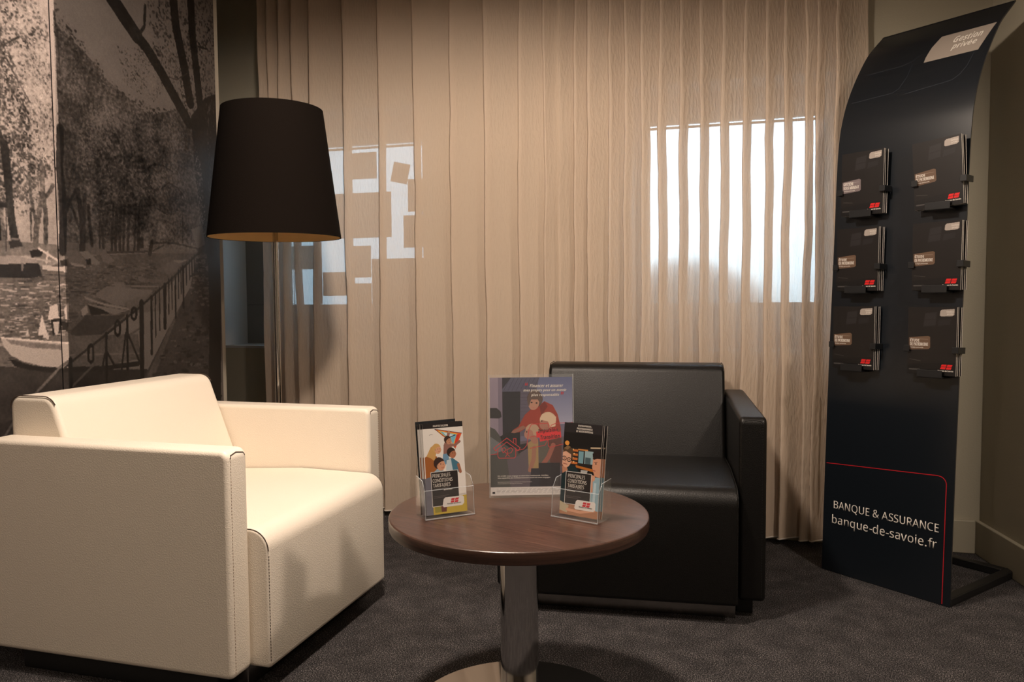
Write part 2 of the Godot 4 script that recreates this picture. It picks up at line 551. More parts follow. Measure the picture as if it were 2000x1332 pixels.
	for q in notes:
		var o := part(numbered("paper_sheet"), MB.new().box(Vector3.ZERO, Vector3(q[1] - q[0], q[3] - q[2], 0.0012)).mesh(), M.note_paper, self, Transform3D(Basis(Vector3.BACK, q[4]), Vector3((q[0] + q[1]) / 2, (q[2] + q[3]) / 2, -3.6085)))
		o.set_meta("label", q[5]); o.set_meta("category", "paper"); o.set_meta("group", "papers stuck on the left window")

func window(called: String, x0: float, x1: float, g0: float, g1: float) -> void:
	var w := Node3D.new()
	w.name = called
	add_child(w)
	w.set_meta("kind", "structure")
	var z0 := -3.64
	var z1 := -3.59
	part("bottom_rail", MB.new().rbox(Vector3((x0 + x1) / 2, (0.766 + 0.972) / 2, (z0 + z1) / 2), Vector3(x1 - x0, 0.206, 0.05), 0.006, 2).mesh(), M.frame, w)
	part("top_rail", MB.new().rbox(Vector3((x0 + x1) / 2, (1.757 + 1.885) / 2, (z0 + z1) / 2), Vector3(x1 - x0, 0.128, 0.05), 0.006, 2).mesh(), M.frame, w)
	part("stile", MB.new().rbox(Vector3((x0 + g0) / 2, 1.3645, (z0 + z1) / 2), Vector3(g0 - x0, 0.785, 0.049), 0.006, 2).mesh(), M.frame, w)
	part("stile", MB.new().rbox(Vector3((x1 + g1) / 2, 1.3645, (z0 + z1) / 2), Vector3(x1 - g1, 0.785, 0.049), 0.006, 2).mesh(), M.frame, w)
	part("glazing_bead", MB.new().rbox(Vector3((g0 + g1) / 2, 1.740, -3.600), Vector3(g1 - g0, 0.010, 0.012), 0.003, 2).mesh(), M.frame, w)
	part("pane", MB.new().span(Vector3(g0, 0.972, -3.620), Vector3(g1, 1.757, -3.612)).mesh(), M.frosted, w)

# ---------------------------------------------------------------- the photo mural on the left wall
# p: polygon [tone, x, y, ...]; l: stroke [tone, width, x, y, ...]; d: dabs [count, tone, tone, rx, ry, x, y, ...], in pixels of 1/520 m
const MURAL := [
	["p",0.56,322,150,997,56,950,1137,278,1038],
	["p",0.66,322,150,537,233,521,689,295,703],  # left panel toned paler, the glossy haze put into its colour
	["d",3300,0.324,0.596,3.72,3.3,320,185,471,258,521,338,523,562,472,643,296,667],
	["d",3080,0.2,0.43,3.72,3.3,318,220,430,366,480,463,515,563,454,629,297,660],
	["d",1540,0.567,0.763,1.86,1.98,318,220,523,288,520,638,417,648,297,646],
	["d",1100,0.518,0.722,1.86,2.64,465,387,519,371,525,520,485,568],
	["p",0.38,531,310,546,330,594,350,650,388,745,426,849,389,901,473,895,624,734,667,538,688],
	["d",3300,0.26,0.48,3.72,3.3,532,285,546,296,600,339,668,392,760,409,864,390,901,473,879,614,735,647,535,680],
	["d",1540,0.358,0.562,1.86,1.98,532,293,578,337,680,408,787,442,795,571,537,637],
	["d",924,0.229,0.331,4.34,3.96,615,521,658,477,704,497,754,527,740,598,716,653,619,674,598,631],
	["d",572,0.252,0.388,3.72,3.96,539,450,574,424,600,488,577,598,541,619],
	["d",572,0.43,0.549,2.48,2.64,572,477,619,431,678,455,626,519,579,554],
	["d",1100,0.256,0.444,3.1,3.96,748,209,973,131,961,386,864,396,805,348,765,300],
	["d",352,0.315,0.485,1.86,1.98,672,318,751,295,805,358,760,399,682,380],
	["p",0.42,739,627,760,599,794,610,827,598,848,611,875,668,734,672],
	["p",0.48,745,674,791,667,868,675,873,695,747,687],
	["p",0.48,296,685,528,687,527,710,294,717],
	["p",0.46,528,682,737,674,736,688,527,706],
	["p",0.7,523,646,534,647,532,688,521,689],
	["p",0.4,294,717,507,724,550,705,733,690,876,683,787,754,542,879,399,1026,279,1017],
	["d",700,0.233,0.387,12.6,1.6,292,749,517,736,733,701,789,724,542,879,286,874],
	["d",420,0.521,0.759,9,1.2,292,760,519,744,542,757,538,844,287,859],
	["d",160,0.43,0.549,8.1,1.2,549,722,747,700,745,735,557,792],
	["p",0.22,286,881,406,880,510,895,737,914,702,1087,279,1024],
	["p",0.42,297,646,424,633,425,687,295,694],
	["p",0.15,298,631,430,627,430,635,297,647],
	["p",0.12,411,653,418,652,417,687,410,688],
	["l",0.18,10,429,537,434,591,436,646,442,686],
	["l",0.2,5,432,552,423,523,407,495],
	["l",0.4,7,479,690,483,658,492,624,497,599,497,558],
	["l",0.34,4,481,650,473,610,473,578],
	["l",0.36,5,495,616,511,601,518,588],
	["l",0.34,6,499,684,501,640,499,607],
	["l",0.3,2,429,635,425,703],
	["l",0.34,2,473,635,471,684],
	["l",0.16,11,532,697,536,645,536,603,532,561,537,492],
	["l",0.2,4,538,637,555,605,566,590],
	["l",0.22,7,573,693,575,642,571,607,566,590],
	["l",0.24,4,569,656,554,618],
	["l",0.24,6,576,693,580,633,584,597],
	["l",0.22,5,596,683,592,640,590,614],
	["l",0.24,5,622,685,620,647],
	["l",0.22,2,613,688,615,638],
	["l",0.24,4,641,689,645,645,649,607],
	["l",0.24,5,650,689,653,644,657,607],
	["l",0.24,5,660,688,663,643,667,605],
	["l",0.24,4,669,688,672,642,676,604],
	["l",0.24,5,680,687,684,641,688,603],
	["l",0.24,4,697,686,701,640,705,601],
	["l",0.24,5,706,686,710,639,714,600],
	["p",0.2,708,661,722,660,721,681,707,682],
	["p",0.2,431,687,449,682,456,693,432,698],
	["l",0.5,2,433,683,451,682],
	["l",0.3,3,628,694,731,687],
	["l",0.26,7,737,691,744,668],
	["l",0.28,3,744,669,806,666,878,673],
	["l",0.3,2,744,686,776,672],
	["l",0.28,2,834,608,832,665],
	["l",0.24,2,729,535,755,517,780,515,809,524],
	["l",0.24,2,775,562,796,547,823,554,835,565],
	["l",0.26,1.5,758,601,794,612],
	["p",0.6,294,717,467,707,484,718,482,724,293,731],
	["p",0.16,293,731,484,719,489,739,467,743,293,745],
	["p",0.45,451,719,456,719,454,732,451,732],
	["p",0.76,490,722,526,723,540,722,539,732,526,731,491,729],
	["p",0.15,467,700,484,696,493,701,488,708,471,710],
	["l",0.82,3,485,695,522,713],
	["l",0.8,3,502,700,499,717],
	["l",0.7,2,450,709,508,715],
	["p",0.5,540,695,562,693,577,708,585,716,560,722,545,717],
	["p",0.56,567,695,586,694,613,713,605,718,585,714],
	["p",0.5,613,691,626,691,647,708,632,714,618,709],
	["p",0.64,548,715,580,719,580,723,549,720],
	["p",0.15,581,708,592,707,592,717,583,717],
	["p",0.2,526,713,540,710,541,721,528,721],
	["p",0.44,702,733,734,740,788,739,744,747,704,744],
	["p",0.46,732,718,788,729,811,721,835,699,789,705,745,725],
	["p",0.6,797,701,854,697,819,706],
	["p",0.5,645,748,667,747,671,756,647,757],
	["l",0.56,2,685,754,758,753],
	["p",0.52,601,767,627,754,744,761,708,794,644,789,601,774],
	["p",0.62,573,772,614,784,675,794,691,796,682,799,626,791,578,778],
	["p",0.56,579,785,632,793,675,799,643,806,602,796],
	["p",0.14,582,788,614,796,631,804,588,805],
	["p",0.66,566,796,579,787,582,801,569,808],
	["p",0.27,544,831,576,806,643,808,668,805,655,826,612,840,544,840],
	["p",0.42,502,838,699,844,704,891,609,897,530,897,460,886],
	["l",0.55,2,538,872,704,881],
	["p",0.16,460,887,609,897,705,895,699,904,609,906,489,898],
	["p",0.48,663,784,787,754,770,800,688,805],
	["p",0.7,409,836,462,843,524,851,539,854,537,894,518,892,480,886,447,876,426,865,414,850],
	["p",0.5,418,839,462,846,522,854,522,862,462,855,425,846],
	["p",0.13,424,870,461,883,518,894,518,900,460,891,431,882],
	["l",0.85,2,409,836,462,843,539,852],
	["p",0.82,486,801,477,836,496,837],
	["p",0.78,488,833,497,833,498,842,486,841],
	["p",0.74,453,835,458,823,461,836],
	["p",0.8,502,789,517,784,520,810,497,811],
	["p",0.16,503,811,524,809,521,833,506,838],
	["p",0.74,507,815,520,814,517,836,510,837],
	["p",0.78,531,793,540,783,539,813,532,811],
	["p",0.16,524,815,539,816,536,831,525,829],
	["p",0.3,881,672,922,654,949,753,930,1190,576,1108,694,949,783,836,851,754],
	["p",0.4,799,816,825,785,736,934,699,989,683,976],
	["d",220,0.158,0.252,10.8,4.8,875,689,945,753,929,1133,601,1067,737,914,813,837],
	["d",90,0.435,0.605,8.1,3.2,874,689,914,676,937,786,895,797,848,764],
	["d",40,0.349,0.451,10.8,3.2,783,836,928,841,931,953,736,934],
	["l",0.42,3.5,468,930,518,891,539,881,621,837,708,788,788,739,877,678],
	["l",0.2,3,470,933,538,886,621,841,708,792,788,743,879,683],
	["l",0.4,3,542,926,583,898,622,876,673,846,706,833],
	["l",0.34,3,381,1023,428,967,470,930],
	["l",0.12,6,540,880,537,957],
	["l",0.12,4,621,839,618,940],
	["l",0.12,4,673,808,670,908],
	["l",0.12,8,711,784,706,930],
	["l",0.12,4,738,773,734,884],
	["l",0.12,6,776,750,773,835],
	["l",0.12,3,807,734,805,816],
	["l",0.12,4,831,712,829,796],
	["l",0.14,2,749,762,746,853],
	["l",0.14,2,761,754,758,840],
	["l",0.14,2,788,736,785,810],
	["l",0.14,2,797,731,795,800],
	["l",0.14,2,817,717,815,778],
	["l",0.14,2,825,712,823,769],
	["l",0.14,2,841,702,840,751],
	["l",0.14,2,851,696,850,740],
	["l",0.14,2,859,690,858,731],
	["l",0.14,2,867,685,866,722],
	["l",0.12,3.5,579,873,580,861,585,857,590,862,590,873,589,885,584,889,579,884,579,873],
	["l",0.12,3.5,642,830,644,821,649,817,654,821,655,831,653,841,648,845,643,840,642,830],
	["l",0.12,3.5,684,805,686,797,691,794,696,797,697,805,695,813,690,817,685,813,684,805],
	["l",0.16,3,668,841,655,906],
	["l",0.16,3,673,841,702,899],
	["l",0.16,3,620,871,640,901],
	["l",0.16,3,617,875,606,911],
	["p",0.13,870,400,904,366,915,353,971,328,933,1202,885,1191,911,819,911,709,896,624,875,509],
	["l",0.15,22,658,232,693,261,722,284],
	["l",0.14,17,722,284,748,300,788,338,826,379,863,417],
	["l",0.13,17,825,172,831,230,842,268,855,315,868,374],
	["l",0.12,15,878,154,881,235,891,306,900,377],
	["l",0.18,5,722,289,742,259,746,219],
	["l",0.2,3,899,251,928,248],
	["d",286,0.256,0.444,2.48,3.3,844,431,866,427,900,505,900,623,870,615,856,512],
	["d",132,0.414,0.567,1.86,2.64,875,509,899,516,910,655,886,624],
	["d",132,0.209,0.311,2.48,5.94,921,362,963,352,951,619,916,622],
	["d",110,0.314,0.467,1.24,3.96,914,289,942,281,946,422,916,406],
	["l",0.3,2,480,463,446,416,411,395],
	["l",0.28,2,429,390,466,363],
	["l",0.26,2,541,407,538,332,532,301],
	["l",0.28,1.5,554,404,588,364],
	["l",0.24,2,868,312,828,338,806,338]
]

func tone(g: float) -> Color:
	return Color(g, g * 0.925, g * 0.89)

func build_mural() -> void:
	var c := Canvas.new(952, 1300, tone(0.5))
	var r := RandomNumberGenerator.new()
	r.seed = 11
	for s in MURAL:
		var skip := {"p": 2, "l": 3, "d": 6}[s[0]] as int
		var p := PackedVector2Array()
		for i in range(skip, s.size(), 2):
			p.append(Vector2(s[i], s[i + 1]))
		if s[0] == "p":
			c.poly(p, tone(s[1]))
		elif s[0] == "l":
			c.line(p, s[2] * 1.4, tone(s[1]))
		else:
			var lo := Vector2.INF
			var hi := -Vector2.INF
			for q in p:
				lo = lo.min(q); hi = hi.max(q)
			var done := 0
			var tries := 0
			while done < s[1] and tries < s[1] * 6:
				tries += 1
				var at := Vector2(r.randf_range(lo.x, hi.x), r.randf_range(lo.y, hi.y))
				if not Geometry2D.is_point_in_polygon(at, p):
					continue
				done += 1
				var rx: float = s[4] * r.randf_range(0.4, 1.2)
				var ry: float = s[5] * r.randf_range(0.4, 1.2)
				var d := PackedVector2Array()
				for k in 7:
					var a := TAU * k / 7.0
					d.append(at + Vector2(cos(a) * rx, sin(a) * ry) * r.randf_range(0.5, 1.2))
				c.poly(d, tone(r.randf_range(s[2], s[3])))
	c.im.resize(520, 710, Image.INTERPOLATE_BILINEAR)
	c.im.resize(952, 1300, Image.INTERPOLATE_CUBIC)
	# shade painted into the right-hand panel from a sharp edge onwards; fine grain over all
	var data := c.im.get_data()
	var clump := FastNoiseLite.new()
	clump.seed = 5; clump.frequency = 0.016; clump.fractal_octaves = 3
	var leaf := FastNoiseLite.new()
	leaf.seed = 6; leaf.frequency = 0.11; leaf.fractal_octaves = 3
	var masses := clump.get_image(952, 1300).get_data()
	var leaves := leaf.get_image(952, 1300).get_data()
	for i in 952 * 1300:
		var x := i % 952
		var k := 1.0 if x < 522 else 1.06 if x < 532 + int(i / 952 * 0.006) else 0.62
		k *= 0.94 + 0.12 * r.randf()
		# clumps of leaves in the printed trees (the printed sky stays plain)
		var leafy := clampf((146.0 - data[i * 3]) / 40.0, 0.0, 1.0) if x >= 522 else clampf((176.0 - data[i * 3]) / 40.0, 0.0, 1.0)
		leafy *= 1.0 if i < 952 * 680 else 0.35
		k *= 1.0 + leafy * ((masses[i] / 255.0 - 0.5) * 0.9 + (leaves[i] / 255.0 - 0.5) * 0.9)
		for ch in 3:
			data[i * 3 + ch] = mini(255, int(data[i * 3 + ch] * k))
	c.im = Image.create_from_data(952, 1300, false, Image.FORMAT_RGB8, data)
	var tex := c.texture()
	for q in [[-1.05, -2.0535, "left mural panel, sepia print of trees and a white boat, reflected haze painted in"], [-2.0575, -2.88, "right mural panel, sepia print of a leaning tree and railing, shade painted in"]]:
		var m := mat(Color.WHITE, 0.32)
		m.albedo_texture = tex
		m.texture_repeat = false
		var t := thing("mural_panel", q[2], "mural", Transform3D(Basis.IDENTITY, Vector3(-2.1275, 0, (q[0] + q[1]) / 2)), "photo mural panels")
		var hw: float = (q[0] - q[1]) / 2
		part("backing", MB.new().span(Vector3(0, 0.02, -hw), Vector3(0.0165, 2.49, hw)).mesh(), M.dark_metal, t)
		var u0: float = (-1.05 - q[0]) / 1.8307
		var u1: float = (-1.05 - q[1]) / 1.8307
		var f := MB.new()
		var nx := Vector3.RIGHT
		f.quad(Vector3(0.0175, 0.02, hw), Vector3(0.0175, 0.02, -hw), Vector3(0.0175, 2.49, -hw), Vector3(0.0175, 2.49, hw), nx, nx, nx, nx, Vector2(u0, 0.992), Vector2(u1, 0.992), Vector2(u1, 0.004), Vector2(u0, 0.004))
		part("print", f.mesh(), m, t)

# ---------------------------------------------------------------- curtains
func build_curtains() -> void:
	curtain("sheer beige linen curtain with broad flat pleats, left of the join", [-2.168, -2.118, -2.062, -1.994, -1.904, -1.735, -1.564, -1.394, -1.221, -1.065, -0.911, -0.802, -0.748], 0.007, 31, -3.286, 1.0)
	curtain("sheer beige linen curtain with narrow pleats, covering the bright right window", [-0.735, -0.664, -0.608, -0.517, -0.455, -0.388, -0.315, -0.232, -0.152, -0.07, 0.015, 0.097, 0.166, 0.244, 0.285, 0.35, 0.439], 0.0145, 47, -3.290, 1.15)

func curtain(label: String, folds: Array, w: float, sd: int, z0: float, depth: float) -> void:
	var r := RandomNumberGenerator.new()
	r.seed = sd
	var f := FastNoiseLite.new()
	f.seed = sd; f.frequency = 1.0
	var deep := []
	for i in folds.size():
		deep.append(r.randf_range(0.042, 0.066) * depth)
	var rows := 40
	var top := 2.47
	var bottom := 0.028
	var grid := []
	for k in rows + 1:
		var y := lerpf(bottom, top, float(k) / rows)
		var row := PackedVector3Array()
		for i in folds.size() - 1:
			var sway := 0.010 * f.get_noise_2d(i * 3.7, y * 0.9) + 0.005 * f.get_noise_2d(i * 9.1, y * 2.3)
			var sway2 := 0.010 * f.get_noise_2d((i + 1) * 3.7, y * 0.9) + 0.005 * f.get_noise_2d((i + 1) * 9.1, y * 2.3)
			var x0: float = folds[i] + sway
			var x1: float = folds[i + 1] + sway2
			var d: float = minf(deep[i], (x1 - x0) * 0.8) * (1.15 - 0.2 * y / 2.5)
			var belly := 0.006 * f.get_noise_2d(i * 5.3, y * 1.3 + 40.0)
			for t in [0.03, 0.12, 0.25, 0.4, 0.55, 0.7, 0.84, 0.95, 1.0]:
				row.append(Vector3(lerpf(x0 - w, x1 + w, t), y, z0 - d * (1.0 - pow(1.0 - t, 1.9)) + (0.004 + belly) * sin(PI * t)))
			if i == folds.size() - 2:
				break
			row.append(Vector3(x1 + w + 0.002, y, z0 - d + 0.006))
			row.append(Vector3(x1 + w * 0.4, y, z0 - d * 0.72))
			row.append(Vector3(x1 - w * 0.5, y, z0 - d * 0.40))
			row.append(Vector3(x1 - w - 0.003, y, z0 - 0.008))
		grid.append(row)
	var cols: int = grid[0].size()
	var nr := []
	for k in rows + 1:
		var line := PackedVector3Array()
		for j in cols:
			var dx: Vector3 = grid[k][mini(j + 1, cols - 1)] - grid[k][maxi(j - 1, 0)]
			var dy: Vector3 = grid[mini(k + 1, rows)][j] - grid[maxi(k - 1, 0)][j]
			line.append(dx.cross(dy).normalized())
		nr.append(line)
	var m := MB.new()
	for k in rows:
		for j in cols - 1:
			m.quad(grid[k][j], grid[k][j + 1], grid[k + 1][j + 1], grid[k + 1][j], nr[k][j], nr[k][j + 1], nr[k + 1][j + 1], nr[k + 1][j])
	var t := thing("curtain", label, "curtain", Transform3D.IDENTITY, "sheer curtains")
	part("cloth", m.mesh(), M.linen, t)
	var line: Array = []
	for p in grid[0]:
		line.append(p)
	part("hem", MB.new().tube(line, 0.0035, 6).mesh(), M.hem, t, moved(0, 0, 0), "pale weighted hem")

# ---------------------------------------------------------------- armchairs
func armchair(called: String, label: String, skin: Material, seam: Material, stitch: Material, metal: Material, at: Vector3, turn: float) -> void:
	var t := thing(called, label, "armchair", Transform3D(Basis(Vector3.UP, turn), at), "club armchairs")
	var hw := 0.421
	var arm := 0.082
	var inner := hw - arm - 0.003
	# seat block: front face falls to the plinth, rounded front edge
	var sp := rounded([[0.0, 0.060, 0.014], [0.0, 0.418, 0.055], [-0.30, 0.424, 0.0], [-0.62, 0.405, 0.014], [-0.62, 0.060, 0.014]], 8)
	part("seat", MB.new().prism(sp, -inner, inner, 0.010).mesh(), skin, t)
	var bp := rounded([[-0.535, 0.385, 0.022], [-0.668, 0.738, 0.045], [-0.815, 0.738, 0.034], [-0.815, 0.20, 0.022], [-0.60, 0.20, 0.022]], 8)
	part("backrest", MB.new().prism(bp, -inner - 0.001, inner + 0.001, 0.016).mesh(), skin, t)
	for s in [-1.0, 1.0]:
		var ap := rounded([[-0.052, 0.060, 0.018], [-0.052, 0.632, 0.024], [-0.812, 0.632, 0.024], [-0.812, 0.060, 0.018]], 6)
		var a := part("armrest", MB.new().prism(ap, s * hw - (arm if s > 0 else 0.0), s * hw + (arm if s < 0 else 0.0), 0.014).mesh(), skin, t)
		# stitched edges of the arm's front panel
		var stitches := MB.new()
		for k in 66:
			var yy := 0.078 + k * 0.0081
			stitches.rbox(Vector3(s * (hw - 0.0125), yy, -0.0522), Vector3(0.0016, 0.0046, 0.0012), 0.0005, 1)
		part("stitching", stitches.mesh(), stitch, a)
		part("seam", MB.new().tube([Vector3(s * (hw - 0.012), 0.612, -0.0528), Vector3(s * (hw - 0.016), 0.619, -0.055), Vector3(s * (hw - 0.041), 0.6235, -0.0572), Vector3(s * (hw - arm + 0.016), 0.619, -0.055), Vector3(s * (hw - arm + 0.012), 0.612, -0.0528)], 0.0017, 5).mesh(), seam, a)
		part("foot", MB.new().rbox(Vector3(s * (hw - 0.055), 0.030, -0.43), Vector3(0.05, 0.06, 0.62), 0.004, 2).mesh(), M.dark_metal, t)
	# piping round the ends of seat and back
	for s in [-1.0, 1.0]:
		var line := []
		for k in range(9, 22):
			var d := (sp[k + 1] - sp[k - 1]).normalized()
			var q := sp[k] - Vector2(-d.y, d.x) * -0.0026 * signf(1.0)
			line.append(Vector3(s * (inner - 0.0026), q.y, q.x))
		part("seam", MB.new().tube(line, 0.0013, 5).mesh(), seam, t)
		var edge := MB.new()
		for k in 34:
			edge.rbox(Vector3(s * (inner - 0.0034), 0.082 + k * 0.0081, -0.0022), Vector3(0.0016, 0.0048, 0.0016), 0.0005, 1)
		part("stitching", edge.mesh(), seam, t)
		line = []
		for q in bp:
			if q.y > 0.40:
				line.append(Vector3(s * (inner - 0.004), q.y, q.x))
		part("seam", MB.new().tube(line.slice(1), 0.0016, 5).mesh(), seam, t)
	part("plinth", MB.new().rbox(Vector3(0, 0.030, -0.40), Vector3(inner * 2 - 0.004, 0.060, 0.66), 0.003, 2).mesh(), metal, t, Transform3D.IDENTITY, "brushed chrome plinth")

# ---------------------------------------------------------------- round table
func build_table() -> void:
	var t := thing("pedestal_table", "round dark wood table on a chrome column and disc foot", "table", Transform3D(Basis.IDENTITY, Vector3(-0.504, 0, -1.786)))
	part("tabletop", MB.new().lathe([Vector2(0, 0.466), Vector2(0.301, 0.466), Vector2(0.3035, 0.467), Vector2(0.305, 0.470), Vector2(0.305, 0.4905), Vector2(0.3042, 0.4932), Vector2(0.3025, 0.4945), Vector2(0.300, 0.495), Vector2(0, 0.495)], 96).mesh(), M.wood, t, Transform3D(Basis(Vector3.UP, -0.35), Vector3.ZERO))
	part("mounting_plate", MB.new().lathe([Vector2(0.0, 0.458), Vector2(0.128, 0.458), Vector2(0.13, 0.46), Vector2(0.13, 0.466)], 48).mesh(), M.chrome, t)
	part("column", MB.new().lathe([Vector2(0.0455, 0.02), Vector2(0.0455, 0.458)], 64).mesh(), M.chrome, t)
	part("base", MB.new().lathe([Vector2(0.268, 0.0), Vector2(0.268, 0.006), Vector2(0.265, 0.009), Vector2(0.16, 0.013), Vector2(0.06, 0.02), Vector2(0.0, 0.02)], 96).mesh(), M.chrome, t)

# ---------------------------------------------------------------- floor lamp
func build_lamp() -> void:
	var t := thing("floor_lamp", "tall floor lamp with black tapered shade on a thin chrome pole", "lamp", Transform3D(Basis.IDENTITY, Vector3(-1.766, 0, -2.76)))
	part("base", MB.new().lathe([Vector2(0.14, 0.0), Vector2(0.14, 0.012), Vector2(0.136, 0.016), Vector2(0.02, 0.022), Vector2(0.0, 0.022)], 48).mesh(), M.chrome, t)
	part("pole", MB.new().lathe([Vector2(0.0105, 0.02), Vector2(0.0105, 1.36), Vector2(0.0, 1.362)], 20).mesh(), M.chrome, t)
	var sh := part("lamp_shade", MB.new().lathe([Vector2(0.2505, 1.2425), Vector2(0.2545, 1.2415), Vector2(0.1925, 1.737), Vector2(0.1895, 1.738)], 72).mesh(), M.shade, t)
	part("lining", MB.new().lathe([Vector2(0.1895, 1.738), Vector2(0.2505, 1.2425)], 72).mesh(), M.lining, sh, Transform3D.IDENTITY, "tan lining")
	var ring := MB.new()
	for k in 3:
		var a := TAU * k / 3.0 + 0.5
		ring.tube([Vector3(0, 1.36, 0), Vector3(cos(a) * 0.236, 1.36, sin(a) * 0.236)], 0.002, 6)
	part("spider", ring.mesh(), M.chrome, t)
	part("socket", MB.new().lathe([Vector2(0.018, 1.355), Vector2(0.018, 1.42), Vector2(0.0, 1.42)], 20).mesh(), M.dark_metal, t)
	part("bulb", MB.new().lathe([Vector2(0.012, 1.42), Vector2(0.028, 1.46), Vector2(0.03, 1.485), Vector2(0.02, 1.51), Vector2(0.0, 1.517)], 20).mesh(), M.bulb, t)

# ---------------------------------------------------------------- brochure stand
const PROFILE := [[0.0, 0.0], [0.012, 0.39], [0.026, 0.75], [0.045, 1.13], [0.052, 1.28], [0.058, 1.42], [0.066, 1.52], [0.080, 1.60], [0.113, 1.69], [0.168, 1.785], [0.245, 1.885], [0.345, 1.97]]
var stand_curve := PackedVector2Array()   # (back, height) every centimetre of height
const STAND_W := 0.4575

func stand_back(h: float) -> float:
	var i := clampi(int(h / 0.01), 0, stand_curve.size() - 2)
	return lerpf(stand_curve[i].x, stand_curve[i + 1].x, h / 0.01 - i)

# a point on (or d in front of) the panel's face, in the stand's own axes: x across, y up, z out of the face
func on_panel(u: float, h: float, d := 0.0) -> Vector3:
	var s := (stand_back(h + 0.01) - stand_back(h - 0.01)) / 0.02
	var nn := Vector3(0, s, 1).normalized()
	return Vector3(u, h, -stand_back(h)) + nn * d

func panel_normal(h: float) -> Vector3:
	return Vector3(0, (stand_back(h + 0.01) - stand_back(h - 0.01)) / 0.02, 1).normalized()

func panel_ribbon(pts: Array, width: float) -> ArrayMesh:
	var m := MB.new()
	for i in pts.size() - 1:
		var a: Vector2 = pts[i]
		var b: Vector2 = pts[i + 1]
		var steps := maxi(1, int(a.distance_to(b) / 0.012))
		var s := (b - a).normalized().orthogonal() * width / 2
		for k in steps:
			var p := a.lerp(b, float(k) / steps)
			var q := a.lerp(b, float(k + 1) / steps)
			var np := panel_normal(p.y)
			var nq := panel_normal(q.y)
			m.quad(on_panel(p.x + s.x, p.y + s.y, 0.0006), on_panel(q.x + s.x, q.y + s.y, 0.0006), on_panel(q.x - s.x, q.y - s.y, 0.0006), on_panel(p.x - s.x, p.y - s.y, 0.0006), np, nq, nq, np)
	return m.mesh()

func bent(flat_mesh: ArrayMesh, u: float, h: float) -> ArrayMesh:
	var arr := flat_mesh.surface_get_arrays(0)
	var v: PackedVector3Array = arr[Mesh.ARRAY_VERTEX]
	for i in v.size():
		v[i] = on_panel(u + v[i].x, h + v[i].y, 0.0008 + v[i].z)
	arr[Mesh.ARRAY_VERTEX] = v
	arr[Mesh.ARRAY_NORMAL] = null
	var st := SurfaceTool.new()
	st.create_from_arrays(arr)
	st.generate_normals()
	return st.commit()

